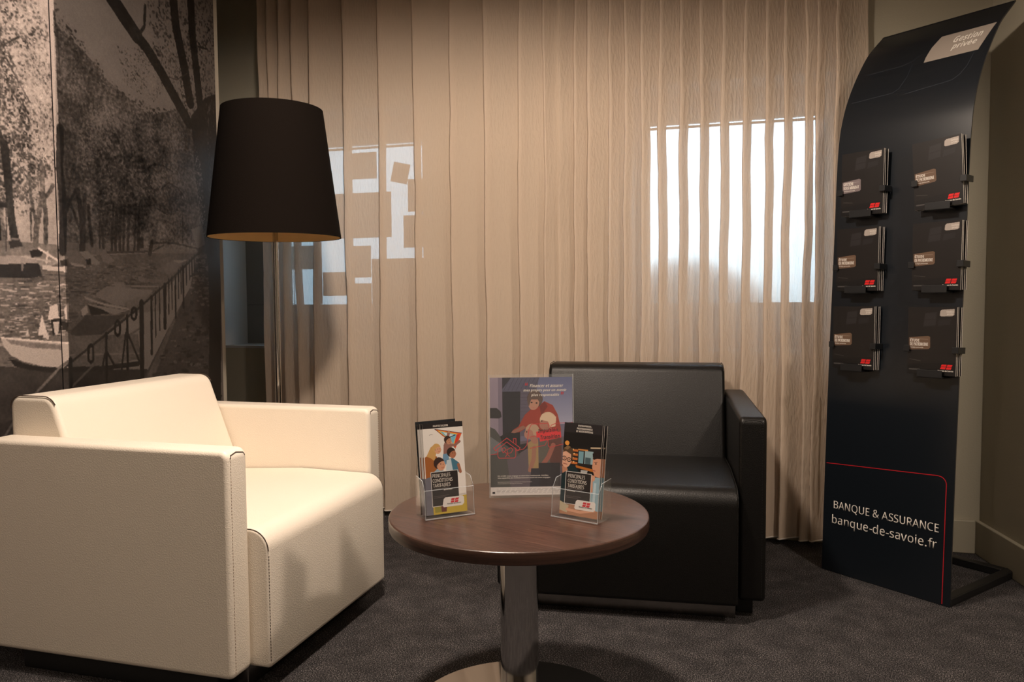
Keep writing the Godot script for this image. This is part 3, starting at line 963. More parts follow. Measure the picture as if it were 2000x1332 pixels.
func build_stand() -> void:
	var c := Curve2D.new()
	for i in PROFILE.size():
		var a: Array = PROFILE[maxi(i - 1, 0)]
		var b: Array = PROFILE[mini(i + 1, PROFILE.size() - 1)]
		var here := Vector2(PROFILE[i][0], PROFILE[i][1])
		var dir := Vector2(b[0] - a[0], b[1] - a[1]).normalized()
		var back_len: float = (here.y - a[1]) / 3.0
		var fore_len: float = (b[1] - here.y) / 3.0
		c.add_point(here, -dir * back_len, dir * fore_len)
	var baked := c.tessellate_even_length(6, 0.005)
	var j := 0
	for i in 199:
		var h := i * 0.01
		while j < baked.size() - 2 and baked[j + 1].y < h:
			j += 1
		var t := clampf((h - baked[j].y) / maxf(baked[j + 1].y - baked[j].y, 1e-5), 0.0, 1.6)
		stand_curve.append(Vector2(lerpf(baked[j].x, baked[j + 1].x, t), h))
	var x_axis := Vector3(0.779, 0, 0.627).normalized()
	var z_axis := Vector3(-0.627, 0, 0.779).normalized()
	var stand_at := Transform3D(Basis(x_axis, Vector3.UP, z_axis), Vector3(0.288, 0, -3.06))
	var t := thing("brochure_stand", "tall dark curved panel display stand holding six pockets of brochures", "display stand", stand_at)
	# the bent sheet
	var m := MB.new()
	var th := 0.005
	for i in 197:
		var h0 := maxf(i * 0.01, 0.002)
		var h1 := (i + 1) * 0.01
		var a0 := on_panel(0, h0)
		var a1 := on_panel(0, h1)
		var n0 := panel_normal(h0)
		var n1 := panel_normal(h1)
		var w := Vector3(STAND_W, 0, 0)
		m.quad(a0, a0 + w, a1 + w, a1, n0, n0, n1, n1)
		m.quad(a0 - n0 * th, a0 + w - n0 * th, a1 + w - n1 * th, a1 - n1 * th, -n0, -n0, -n1, -n1)
		m.flat(a0, a1, a1 - n1 * th, a0 - n0 * th, Vector3.LEFT)
		m.flat(a0 + w, a1 + w, a1 + w - n1 * th, a0 + w - n0 * th, Vector3.RIGHT)
	var e := on_panel(0, 1.97)
	m.flat(e, e + Vector3(STAND_W, 0, 0), e + Vector3(STAND_W, 0, 0) - panel_normal(1.96) * th, e - panel_normal(1.96) * th, Vector3.UP)
	part("panel", m.mesh(), M.navy, t, Transform3D.IDENTITY, "curved dark navy panel")
	# floor frame behind it
	for q in [[Vector3(0.017, 0.014, -0.235), Vector3(0.034, 0.028, 0.46)], [Vector3(STAND_W - 0.017, 0.014, -0.235), Vector3(0.034, 0.028, 0.46)], [Vector3(STAND_W / 2, 0.014, -0.447), Vector3(STAND_W - 0.068, 0.028, 0.034)]]:
		part("frame_rail", MB.new().rbox(q[0], q[1], 0.004, 2).mesh(), M.dark_metal, t)
	# red line turning a rounded corner
	var red := [Vector2(0.006, 0.392), Vector2(0.40, 0.416)]
	for k in 7:
		var a := PI / 2 * (1.0 - k / 6.0)
		red.append(Vector2(0.408 + cos(a) * 0.025, 0.391 + sin(a) * 0.025))
	red.append(Vector2(0.433, 0.006))
	part("red_line", panel_ribbon(red, 0.0024), M.red_print, t, Transform3D.IDENTITY, "thin red line with a rounded corner")
	part("lettering", bent(lettering("BANQUE & ASSURANCE", 0.374, 0.034), 0.041, 0.226), M.white_print, t, Transform3D.IDENTITY, "white lettering")
	part("lettering", bent(lettering("banque-de-savoie.fr", 0.374, 0.042), 0.036, 0.168), M.white_print, t, Transform3D.IDENTITY, "white lettering")
	# tag with the heading
	var tag := MB.new()
	var edge := func(h: float) -> Array:
		var k := (h - 1.788) / 0.094
		var left := 0.244 + 0.016 * k
		left += 0.018 * maxf(0.0, k - 0.6) * 1.6 + 0.01 * maxf(0.0, 0.2 - k) * 2.0
		return [left, lerpf(0.424, 0.447, k)]
	for i in 10:
		var h0 := 1.788 + 0.0094 * i
		var h1 := h0 + 0.0094
		var e0: Array = edge.call(h0)
		var e1: Array = edge.call(h1)
		tag.quad(on_panel(e0[0], h0, 0.0005), on_panel(e0[1], h0, 0.0005), on_panel(e1[1], h1, 0.0005), on_panel(e1[0], h1, 0.0005), panel_normal(h0), panel_normal(h0), panel_normal(h1), panel_normal(h1))
	part("heading_tag", tag.mesh(), mat(rgb(150, 140, 131), 0.55), t, Transform3D.IDENTITY, "grey tag with white heading")
	part("lettering", bent(lettering("Gestion", 0.092, 0.024, true, true), 0.322, 1.842), M.white_print, t)
	part("lettering", bent(lettering("privée", 0.076, 0.027, true, true), 0.328, 1.810), M.white_print, t)
	# faint outlines of the emblem
	var grey_line := mat(rgb(44, 50, 58), 0.5)
	part("emblem_outline", panel_ribbon([Vector2(0.02, 1.689), Vector2(0.17, 1.695), Vector2(0.19, 1.708), Vector2(0.205, 1.745), Vector2(0.208, 1.792)], 0.0018), grey_line, t)
	part("emblem_outline", panel_ribbon([Vector2(0.043, 1.793), Vector2(0.168, 1.796), Vector2(0.205, 1.806), Vector2(0.226, 1.826)], 0.0018), grey_line, t)
	part("emblem_outline", panel_ribbon([Vector2(0.218, 1.681), Vector2(0.37, 1.695), Vector2(0.392, 1.712), Vector2(0.407, 1.738), Vector2(0.414, 1.782)], 0.0018), grey_line, t)
	# brochures
	var brown := cover_print(rgb(104, 82, 66))
	var mauve := cover_print(rgb(122, 110, 112))
	var pockets := [
		[0.122, 1.280, 3, "top left", mauve, ["GESTION", "SOUS MANDAT"], 0.0], [0.116, 1.017, 4, "middle left", brown, ["ÉTUDE", "DE PATRIMOINE"], 0.0], [0.114, 0.746, 4, "bottom left", brown, ["ÉTUDE", "DE PATRIMOINE"], 0.0],
		[0.386, 1.281, 3, "top right", brown, ["ÉTUDE", "DE PATRIMOINE"], 0.06], [0.388, 1.016, 4, "middle right", brown, ["ÉTUDE", "DE PATRIMOINE"], 0.0], [0.386, 0.745, 4, "bottom right", brown, ["ÉTUDE", "DE PATRIMOINE"], 0.0]]
	var order := ["frontmost", "second from the front", "third from the front", "rearmost"]
	var grips := mat(rgb(20, 22, 25), 0.4)
	for p in pockets:
		var n: int = p[2]
		var lean := atan((stand_back(p[1] + 0.1) - stand_back(p[1])) / 0.1)
		var face := Transform3D(Basis(Vector3.RIGHT, -lean), on_panel(p[0], p[1] - 0.004))
		var pk := part("pocket", MB.new().rbox(Vector3(0, -0.0065, 0.0225), Vector3(0.08, 0.005, 0.044), 0.001, 2).rbox(Vector3(0, 0.004, 0.0435), Vector3(0.08, 0.024, 0.003), 0.001, 2).mesh(), grips, t, face)
		for s in [-1.0, 1.0]:
			part("clip", MB.new().rbox(Vector3(s * 0.0855, 0.082, 0.0225), Vector3(0.004, 0.020, 0.044), 0.001, 2).rbox(Vector3(s * 0.0775, 0.082, 0.0445), Vector3(0.020, 0.020, 0.003), 0.001, 2).mesh(), grips, pk)
		for i in n:
			var name_of: String = order[i] if i < n - 1 else "rearmost"
			var tilt := 0.012 + 0.030 * (n - 1 - i) / 3.0
			var b := brochure(stand_at * face * Transform3D(Basis(Vector3.RIGHT, tilt) * Basis(Vector3.BACK, p[6] + 0.012 * (i % 2)), Vector3(0.0012 * i, 0.0, 0.0345 - i * 0.0082)), p[4], p[5], i == 0)
			b.set_meta("label", "%s dark brochure in the %s pocket of the stand" % [name_of, p[3]])

func cover_print(tag_color: Color) -> StandardMaterial3D:
	var c := Canvas.new(310, 432, rgb(23, 20, 20))
	c.up([0.36, 0.09, 0.60, 0.07, 0.57, 0.27, 0.32, 0.29], rgb(38, 36, 38))
	c.up([0.64, 0.19, 0.88, 0.17, 0.86, 0.25, 0.62, 0.28], rgb(33, 31, 33))
	c.ul([0.36, 0.19, 0.58, 0.175], 0.012, rgb(23, 20, 20))
	c.up([0.665, 0.055, 0.70, 0.035, 0.95, 0.025, 0.945, 0.11, 0.905, 0.13, 0.68, 0.135, 0.655, 0.12], rgb(168, 158, 150))
	c.up([0.03, 0.455, 0.43, 0.425, 0.47, 0.44, 0.475, 0.60, 0.44, 0.62, 0.03, 0.64], tag_color)
	c.ul([0.06, 0.475, 0.43, 0.475], 0.007, tag_color.lightened(0.3))
	c.ul([0.06, 0.585, 0.43, 0.565], 0.007, tag_color.lightened(0.3))
	c.up([0, 0.86, 0.55, 0.82, 1, 0.80, 1, 1, 0, 1], rgb(14, 13, 15))
	c.ul([0.05, 0.78, 0.28, 0.80], 0.01, rgb(70, 66, 64))
	c.ul([0.05, 0.93, 0.26, 0.93], 0.03, rgb(70, 68, 68))
	for q in [[0.70, 0.835], [0.815, 0.835], [0.685, 0.873], [0.80, 0.873]]:
		c.up([q[0] + 0.02, q[1], q[0] + 0.12, q[1], q[0] + 0.10, q[1] + 0.032, q[0], q[1] + 0.032], rgb(216, 32, 34))
	return printed(c, 0.38)

var brochure_shapes := {}
func brochure(at: Transform3D, print: Material, title: Array, front: bool) -> Node3D:
	if brochure_shapes.is_empty():
		brochure_shapes.cover = MB.new().plate(0.155, 0.217, 0.0006).mesh()
		brochure_shapes.pages = MB.new().box(Vector3(0, 0.1085, -0.0022), Vector3(0.1548, 0.2168, 0.003)).mesh()
		brochure_shapes.rear = MB.new().box(Vector3(0, 0.1085, -0.0041), Vector3(0.155, 0.217, 0.0006)).mesh()
	var t := thing("brochure", "dark brochure", "brochure", at, "brochures in the stand's pockets")
	part("front_cover", brochure_shapes.cover, print, t)
	part("pages", brochure_shapes.pages, M.paper, t)
	part("rear_cover", brochure_shapes.rear, M.black_print, t)
	if front:
		part("lettering", lettering(title[0], 0.030 if title[0] == "ÉTUDE" else 0.036, 0.011, true), M.white_print, t, moved(-0.069, 0.105, 0.0001))
		part("lettering", lettering(title[1], 0.058, 0.010, true), M.white_print, t, moved(-0.069, 0.0925, 0.0001))
		part("lettering", lettering("Stratégie patrimoniale", 0.042, 0.005), M.white_print, t, moved(-0.068, 0.0835, 0.0001))
		part("lettering", lettering("Gestion", 0.022, 0.006), M.white_print, t, moved(0.045, 0.2, 0.0001))
		part("lettering", lettering("privée", 0.018, 0.0065), M.white_print, t, moved(0.047, 0.192, 0.0001))
		part("lettering", lettering("Banque de Savoie", 0.048, 0.0065, true), M.white_print, t, moved(0.022, 0.0115, 0.0001))
	return t

# ---------------------------------------------------------------- things on the table
func build_table_papers() -> void:
	var y := 0.495
	# poster in an upright acrylic sign holder
	var yaw := 0.325
	var base := Transform3D(Basis(Vector3.UP, yaw), Vector3(-0.505, y, -1.918))
	var sign_at := base * Transform3D(Basis(Vector3.RIGHT, -0.10), Vector3(0, 0.0005, 0))
	var s := thing("sign_holder", "clear upright acrylic sign holder standing at the table's far edge", "sign holder", base)
	var tilt := Transform3D(Basis(Vector3.RIGHT, -0.10), Vector3.ZERO)
	part("front_sheet", MB.new().rbox(Vector3(0, 0.156, 0.0030), Vector3(0.216, 0.310, 0.002), 0.0006, 2, tilt).mesh(), M.acrylic, s)
	part("back_sheet", MB.new().rbox(Vector3(0, 0.156, -0.0030), Vector3(0.216, 0.310, 0.002), 0.0006, 2, tilt).mesh(), M.acrylic, s)
	for sx in [-1.0, 1.0]:
		part("side_edge", MB.new().rbox(Vector3(sx * 0.1072, 0.156, 0.0), Vector3(0.0016, 0.310, 0.0040), 0.0004, 2, tilt).mesh(), M.acrylic_edge, s)
	part("foot", MB.new().rbox(Vector3(0, 0.0012, -0.037), Vector3(0.216, 0.002, 0.078), 0.0008, 2).mesh(), M.acrylic, s)
	var p := thing("poster", "family poster with red headline in the acrylic sign holder", "poster", sign_at * moved(0, 0.006, 0.0006))
	part("sheet", MB.new().plate(0.210, 0.297, 0.0005).mesh(), printed(poster_print(), 0.5), p)
	var lines := [["Financer et assurer", 0.485, 0.086, 0.40, 0.028, M.white_print, true, true], ["mes projets pour un avenir", 0.405, 0.128, 0.52, 0.029, M.white_print, true, true], ["plus responsable", 0.50, 0.168, 0.335, 0.029, M.white_print, true, true],
		["Impulsion", 0.575, 0.485, 0.235, 0.042, M.black_print, true, true], ["Transition", 0.60, 0.532, 0.235, 0.036, M.black_print, true, true],
		["Un crédit vous engage et doit être remboursé. Vérifiez", 0.085, 0.845, 0.61, 0.015, M.white_print, true, false], ["vos capacités de remboursement avant de vous engager.", 0.085, 0.862, 0.64, 0.015, M.white_print, true, false],
		["Sous réserve d'acceptation de votre dossier par la Banque de Savoie", 0.085, 0.893, 0.41, 0.009, M.white_print, false, false], ["et après expiration du délai légal de rétractation.", 0.085, 0.906, 0.30, 0.009, M.white_print, false, false]]
	for q in lines:
		part("lettering", lettering(q[0], q[3] * 0.21, q[4] * 0.297, q[6], q[7], 0.0001), q[5], p, Transform3D(Basis(Vector3.BACK, 0.07 if q[5] == M.black_print else 0.0), Vector3(-0.105 + q[1] * 0.21, 0.297 * (1.0 - q[2]), 0.0001)))
	for q in [["“", 0.425, 0.070, 0.035], ["”", 0.86, 0.150, 0.035]]:
		part("lettering", lettering(q[0], q[3] * 0.21, 0.007, true, false, 0.0001), M.red_print, p, moved(-0.105 + q[1] * 0.21, 0.297 * (1.0 - q[2]), 0.0001), "red quotation mark")
	# two acrylic holders with slim leaflets
	leaflet_holder("small clear acrylic leaflet holder on the table's left side", Transform3D(Basis(Vector3.UP, 0.735), Vector3(-0.6585, y, -1.7105)), family_print(), 4, ["PARTICULIERS"], "leaflet with a family and a kite, %s in the left holder", true)
	leaflet_holder("small clear acrylic leaflet holder on the table's right side", Transform3D(Basis(Vector3.UP, -0.325), Vector3(-0.352, y, -1.764)), office_print(), 3, ["ENTREPRISES,", "PROFESSIONNELS", "ET ASSOCIATIONS"], "leaflet with a man in glasses, %s in the right holder", false)

func leaflet_holder(label: String, at: Transform3D, print: Canvas, count: int, heading: Array, leaf_label: String, folder: bool) -> void:
	var t := thing("leaflet_holder", label, "leaflet holder", at, "acrylic leaflet holders")
	var w := 0.122
	var lean := Transform3D(Basis(Vector3.RIGHT, -0.13), Vector3(0, 0.004, -0.010))
	part("base", MB.new().rbox(Vector3(0, 0.0015, -0.004), Vector3(w, 0.003, 0.066), 0.0008, 2).mesh(), M.acrylic, t)
	part("front_plate", MB.new().rbox(Vector3(0, 0.0345, 0.0268), Vector3(w, 0.063, 0.0022), 0.0007, 2, Transform3D(Basis(Vector3.RIGHT, -0.06), Vector3(0, 0, 0))).mesh(), M.acrylic, t)
	part("front_rim", MB.new().rbox(Vector3(0, 0.0662, 0.0268), Vector3(w, 0.0014, 0.0024), 0.0005, 2, Transform3D(Basis(Vector3.RIGHT, -0.06), Vector3(0, 0, 0))).mesh(), M.acrylic_edge, t)
	part("base_rim", MB.new().rbox(Vector3(0, 0.003, 0.029), Vector3(w, 0.0024, 0.0018), 0.0005, 2).mesh(), M.acrylic_edge, t)
	part("back_plate", MB.new().rbox(Vector3(0, 0.055, -0.0235), Vector3(w - 0.012, 0.11, 0.0022), 0.0007, 2, Transform3D(Basis(Vector3.RIGHT, -0.13), Vector3(0, 0.003, 0))).mesh(), M.acrylic, t)
	for s in [-1.0, 1.0]:
		var side := PackedVector2Array([Vector2(0.027, 0.002), Vector2(0.022, 0.066), Vector2(0.006, 0.088), Vector2(-0.036, 0.092), Vector2(-0.036, 0.002)])
		part("side_plate", MB.new().prism(side, s * w / 2 - (0.0022 if s > 0 else 0.0), s * w / 2 + (0.0022 if s < 0 else 0.0), 0.0005, 2).mesh(), M.acrylic, t)
		part("side_rim", MB.new().tube([Vector3(s * (w / 2 - 0.0011), 0.002, 0.0268), Vector3(s * (w / 2 - 0.0011), 0.066, 0.022), Vector3(s * (w / 2 - 0.0011), 0.088, 0.006), Vector3(s * (w / 2 - 0.0011), 0.092, -0.036)], 0.0009, 6).mesh(), M.acrylic_edge, t)
	var m := printed(print, 0.4)
	var plate := MB.new().plate(0.1, 0.21, 0.0004).mesh()
	var body := MB.new().box(Vector3(0, 0.105, -0.0016), Vector3(0.0992, 0.2095, 0.002)).mesh()
	var order := ["frontmost", "second from the front", "third from the front", "rearmost"]
	for i in count:
		var which: String = order[i] if i < count - 1 else "rearmost"
		var l := thing("leaflet", leaf_label % which, "leaflet", at * lean * Transform3D(Basis(Vector3.BACK, (0.010 * (i % 2) - 0.003) if i else 0.0), Vector3((-0.0020 if folder else 0.0030) * i, 0.0, 0.0200 - i * 0.0046)), "leaflets in the table holders")
		part("cover", plate, m, l)
		part("pages", body, M.paper, l)
		if i == 0:
			var yy := 0.2095 - (0.0075 if heading.size() == 1 else 0.0060)
			for k in heading.size():
				var tw: float = heading[k].length() * (0.0031 if heading.size() == 1 else 0.0029)
				part("lettering", lettering(heading[k], tw, 0.0042, true, false, 0.0001), M.white_print, l, moved((-0.005 if heading.size() == 1 else 0.004) - tw / 2, yy - 0.0002 - k * 0.0062 - 0.001, 0.0001))
			var rows := [["PRINCIPALES", 0.044], ["CONDITIONS", 0.049], ["TARIFAIRES", 0.043]]
			for k in 3:
				part("lettering", lettering(rows[k][0], rows[k][1], 0.0082, false, false, 0.0001), M.white_print, l, moved(-0.032, 0.0845 - k * 0.0112, 0.0001))
			part("lettering", lettering("au 01/01/2024", 0.021, 0.003, true, false, 0.0001), M.white_print, l, moved(-0.006 if folder else -0.032, 0.0535, 0.0001))
			part("lettering", lettering("Banque de Savoie", 0.034, 0.0038, true, false, 0.0001), M.black_print, l, moved(0.001, 0.0195, 0.0001))
	if folder:
		var l := thing("leaflet", "dark navy folded leaflet standing behind the family leaflets in the left holder", "leaflet", at * lean * Transform3D(Basis(Vector3.BACK, 0.012), Vector3(-0.0065, 0.0015, -0.0020)))
		part("cover", MB.new().box(Vector3(0, 0.107, -0.0015), Vector3(0.1, 0.214, 0.003)).mesh(), M.navy, l)

func boxed_title(c: Canvas, x0: float, y0: float, x1: float, y1: float) -> void:
	c.up([x0, y0, x1, y0, x1, y1, x0, y1], rgb(226, 222, 218))
	c.up([x0 + 0.012, y0 + 0.006, x1 - 0.012, y0 + 0.006, x1 - 0.012, y1 - 0.006, x0 + 0.012, y1 - 0.006], rgb(42, 38, 38))
	c.ul([x0 + 0.05, y0 + 0.185, x0 + 0.45, y0 + 0.185], 0.012, rgb(112, 106, 104))
	c.ul([x0 + 0.05, y0 + 0.27, x0 + 0.42, y0 + 0.265], 0.010, rgb(96, 90, 88))
	c.ul([x0 + 0.05, y0 + 0.285, x0 + 0.35, y0 + 0.28], 0.010, rgb(96, 90, 88))
	# pale tag with the red emblem
	c.up([0.42, 0.845, 0.46, 0.825, 0.90, 0.825, 0.93, 0.84, 0.93, 0.905, 0.88, 0.93, 0.42, 0.93, 0.39, 0.915], rgb(232, 228, 224))
	for q in [[0.60, 0.842], [0.70, 0.842], [0.588, 0.868], [0.688, 0.868]]:
		c.up([q[0] + 0.02, q[1], q[0] + 0.105, q[1], q[0] + 0.085, q[1] + 0.022, q[0], q[1] + 0.022], rgb(206, 40, 52))

func head(c: Canvas, x: float, y: float, r: float, skin: Color, hair: Color, look: float) -> void:
	var k := c.w / c.h
	c.oval(x - look * r * 0.18, y - r * k * 0.18, r, r * k * 1.05, hair)
	c.oval(x + look * r * 0.20, y + r * k * 0.22, r * 0.80, r * k * 0.98, skin)
	c.up([x + look * r * 0.92, y + r * k * 0.1, x + look * r * 1.12, y + r * k * 0.36, x + look * r * 0.9, y + r * k * 0.42], skin)
	c.up([x - r * 0.95, y - r * k * 0.2, x - r * 0.5, y - r * k * 1.0, x + r * 0.5, y - r * k * 1.0, x + r * 0.92, y - r * k * 0.5, x + r * 0.2, y - r * k * 0.42, x - look * r * 0.35, y - r * k * 0.05, x - look * r * 0.45, y + r * k * 0.35], hair)
	c.oval(x + look * r * 0.62, y + r * k * 0.06, r * 0.09, r * k * 0.06, rgb(48, 34, 30))
	c.oval(x + look * r * 0.16, y + r * k * 0.08, r * 0.09, r * k * 0.06, rgb(48, 34, 30))
	c.ul([x + look * r * 0.05, y - r * k * 0.07, x + look * r * 0.28, y - r * k * 0.1], r * 0.07, hair.lerp(skin, 0.3))
	c.ul([x + look * r * 0.28, y + r * k * 0.66, x + look * r * 0.5, y + r * k * 0.72, x + look * r * 0.74, y + r * k * 0.58], r * 0.09, rgb(178, 92, 82))
	c.oval(x - look * r * 0.42, y + r * k * 0.22, r * 0.12, r * k * 0.18, skin.darkened(0.15))

func family_print() -> Canvas:
	var c := Canvas.new(400, 840, rgb(236, 231, 226))
	c.up([0, 0, 1, 0, 1, 0.058, 0, 0.058], rgb(32, 28, 30))
	# kite
	c.up([0.30, 0.068, 0.97, 0.135, 0.79, 0.30, 0.66, 0.20, 0.50, 0.155], rgb(226, 92, 44))
	c.up([0.36, 0.082, 0.90, 0.142, 0.76, 0.275, 0.66, 0.19, 0.50, 0.145], rgb(240, 186, 70))
	c.up([0.42, 0.095, 0.84, 0.146, 0.74, 0.25, 0.66, 0.185, 0.52, 0.14], rgb(120, 190, 214))
	c.up([0.50, 0.108, 0.78, 0.150, 0.66, 0.182, 0.56, 0.14], rgb(214, 232, 238))
	c.up([0.84, 0.146, 0.92, 0.140, 0.80, 0.285, 0.76, 0.262], rgb(216, 60, 46))
	c.ul([0.30, 0.068, 0.97, 0.135], 0.012, rgb(40, 34, 34))
	c.ul([0.30, 0.068, 0.60, 0.18, 0.79, 0.30], 0.010, rgb(60, 48, 44))
	c.ul([0.68, 0.165, 0.80, 0.15], 0.02, rgb(36, 44, 70))
	c.ul([0.16, 0.13, 0.20, 0.122, 0.24, 0.126], 0.008, rgb(120, 112, 106))
	# boy riding on the man's shoulders
	c.up([0.50, 0.25, 0.68, 0.235, 0.72, 0.33, 0.66, 0.36, 0.48, 0.355], rgb(150, 108, 98))
	c.ul([0.53, 0.26, 0.60, 0.19, 0.645, 0.115], 0.07, rgb(150, 108, 98))
	c.ul([0.68, 0.26, 0.78, 0.262, 0.90, 0.225], 0.06, rgb(150, 108, 98))
	c.oval(0.65, 0.11, 0.03, 0.015, rgb(190, 140, 112))
	head(c, 0.615, 0.20, 0.085, rgb(196, 142, 112), rgb(60, 42, 34), 1.0)
	c.up([0.47, 0.35, 0.60, 0.345, 0.62, 0.43, 0.52, 0.47, 0.46, 0.40], rgb(110, 152, 186))
	# man
	c.up([0.52, 0.42, 0.70, 0.40, 0.86, 0.46, 0.90, 0.56, 0.60, 0.56], rgb(72, 122, 146))
	c.up([0.55, 0.42, 0.66, 0.41, 0.70, 0.56, 0.52, 0.56], rgb(196, 212, 222))
	head(c, 0.69, 0.345, 0.105, rgb(178, 118, 88), rgb(46, 34, 30), 1.0)
	c.ul([0.84, 0.48, 0.88, 0.56], 0.07, rgb(166, 108, 82))
	# woman
	c.up([0.02, 0.37, 0.16, 0.33, 0.32, 0.37, 0.31, 0.50, 0.16, 0.60, 0.02, 0.60], rgb(164, 98, 48))
	c.up([0.06, 0.36, 0.18, 0.26, 0.30, 0.235, 0.42, 0.26, 0.30, 0.34, 0.26, 0.42, 0.16, 0.38], rgb(206, 162, 98))
	head(c, 0.33, 0.285, 0.10, rgb(220, 166, 132), rgb(210, 168, 104), 1.0)
	# child in front
	c.up([0.16, 0.56, 0.32, 0.50, 0.50, 0.54, 0.52, 0.72, 0.12, 0.74], rgb(146, 178, 198))
	head(c, 0.38, 0.455, 0.13, rgb(214, 158, 126), rgb(58, 38, 34), 1.0)
	# legs and grass under the title
	c.up([0, 0.60, 0.20, 0.58, 0.22, 1, 0, 1], rgb(112, 112, 124))
	c.up([0.16, 0.84, 1, 0.82, 1, 1, 0.16, 1], rgb(198, 172, 60))
	c.up([0.18, 0.80, 0.40, 0.80, 0.36, 0.98, 0.2, 0.98], rgb(150, 140, 52))
	c.up([0.34, 0.74, 0.55, 0.74, 0.48, 0.98, 0.36, 0.98], rgb(104, 52, 42))
	boxed_title(c, 0.14, 0.535, 0.82, 0.915)
	return c

func office_print() -> Canvas:
	var c := Canvas.new(400, 840, rgb(18, 16, 18))
	c.up([0, 0, 1, 0, 1, 0.105, 0, 0.105], rgb(38, 35, 38))
	# shop shelves and window behind
	c.up([0.22, 0.27, 1, 0.25, 1, 0.47, 0.22, 0.47], rgb(34, 30, 30))
	for k in 4:
		c.up([0.24, 0.285 + k * 0.045, 0.40, 0.285 + k * 0.045, 0.40, 0.31 + k * 0.045, 0.24, 0.31 + k * 0.045], rgb(196, 112, 52))
		c.oval(0.27 + 0.03 * (k % 2), 0.288 + k * 0.045, 0.018, 0.008, rgb(248, 214, 150))
	c.up([0.40, 0.275, 0.66, 0.275, 0.66, 0.29, 0.40, 0.29], rgb(206, 138, 74))
	c.up([0.42, 0.30, 0.55, 0.30, 0.55, 0.43, 0.42, 0.43], rgb(120, 164, 178))
	c.up([0.58, 0.29, 0.80, 0.29, 0.80, 0.43, 0.58, 0.43], rgb(150, 180, 188))
	c.up([0.60, 0.36, 0.74, 0.36, 0.74, 0.43, 0.60, 0.43], rgb(74, 96, 104))
	c.up([0.72, 0.245, 0.98, 0.235, 0.98, 0.25, 0.72, 0.26], rgb(204, 184, 156))
	c.up([0.36, 0.455, 0.86, 0.48, 0.86, 0.51, 0.36, 0.48], rgb(188, 112, 44))
	c.oval(0.10, 0.225, 0.06, 0.025, rgb(226, 152, 70))
	# man with glasses, leaning in from the left
	c.up([0, 0.50, 0.20, 0.46, 0.36, 0.47, 0.48, 0.54, 0.50, 0.80, 0, 0.92], rgb(20, 44, 50))
	c.up([0, 0.48, 0.12, 0.48, 0.16, 0.52, 0.02, 0.56], rgb(190, 134, 108))
	c.oval(0.11, 0.38, 0.145, 0.115, rgb(222, 172, 146), 0.08)
	c.up([0, 0.33, 0.02, 0.285, 0.12, 0.25, 0.26, 0.285, 0.28, 0.37, 0.235, 0.42, 0.22, 0.345, 0.08, 0.315], rgb(84, 64, 46))
	c.up([0.02, 0.285, 0.12, 0.25, 0.20, 0.265, 0.12, 0.30], rgb(132, 104, 74))
	for q in [[0.045, 0.395], [0.175, 0.405]]:
		c.oval(q[0], q[1], 0.062, 0.025, rgb(24, 20, 20))
		c.oval(q[0], q[1], 0.047, 0.017, rgb(214, 166, 142))
		c.oval(q[0], q[1], 0.012, 0.006, rgb(40, 30, 28))
	c.ul([0.10, 0.397, 0.12, 0.399], 0.015, rgb(24, 20, 20))
	c.ul([0.235, 0.405, 0.26, 0.39], 0.015, rgb(24, 20, 20))
	c.ul([0.03, 0.452, 0.13, 0.458], 0.022, rgb(168, 104, 90))
	c.ul([0.105, 0.40, 0.08, 0.435], 0.014, rgb(190, 138, 114))
	# woman on the right, hand to her chin
	c.up([0.78, 0.31, 0.88, 0.285, 1, 0.28, 1, 0.50, 0.94, 0.50, 0.93, 0.38, 0.80, 0.37], rgb(34, 24, 24))
	c.up([0.80, 0.35, 0.92, 0.335, 1, 0.34, 1, 0.56, 0.86, 0.55, 0.79, 0.46], rgb(214, 156, 126))
	c.up([0.79, 0.36, 0.86, 0.325, 1, 0.335, 1, 0.36, 0.90, 0.36, 0.82, 0.375], rgb(34, 24, 24))
	c.oval(0.88, 0.415, 0.018, 0.008, rgb(46, 32, 30))
	c.ul([0.84, 0.40, 0.91, 0.395], 0.012, rgb(60, 42, 36))
	c.ul([0.81, 0.488, 0.87, 0.492], 0.02, rgb(176, 92, 86))
	c.up([0.80, 0.60, 0.86, 0.56, 1, 0.56, 1, 1, 0.76, 1, 0.78, 0.80], rgb(150, 182, 196))
	c.up([0.86, 0.62, 0.92, 0.62, 0.90, 0.94, 0.84, 0.94], rgb(190, 212, 222))
	c.oval(0.80, 0.575, 0.085, 0.035, rgb(216, 162, 134), -0.4)
	c.up([0.72, 0.60, 0.82, 0.58, 0.84, 0.72, 0.74, 0.74], rgb(208, 152, 124))
	# papers and hands on the table
	c.up([0, 0.90, 0.40, 0.88, 1, 0.92, 1, 1, 0, 1], rgb(178, 130, 100))
	c.up([0, 0.86, 0.24, 0.90, 0.20, 0.98, 0, 0.96], rgb(190, 178, 150))
	c.ul([0.20, 0.945, 0.55, 0.955, 0.90, 0.915], 0.06, rgb(220, 166, 136))
	c.up([0.5, 0.50, 0.68, 0.50, 0.66, 0.535, 0.5, 0.535], rgb(178, 180, 180))
	boxed_title(c, 0.115, 0.53, 0.79, 0.885)
	return c

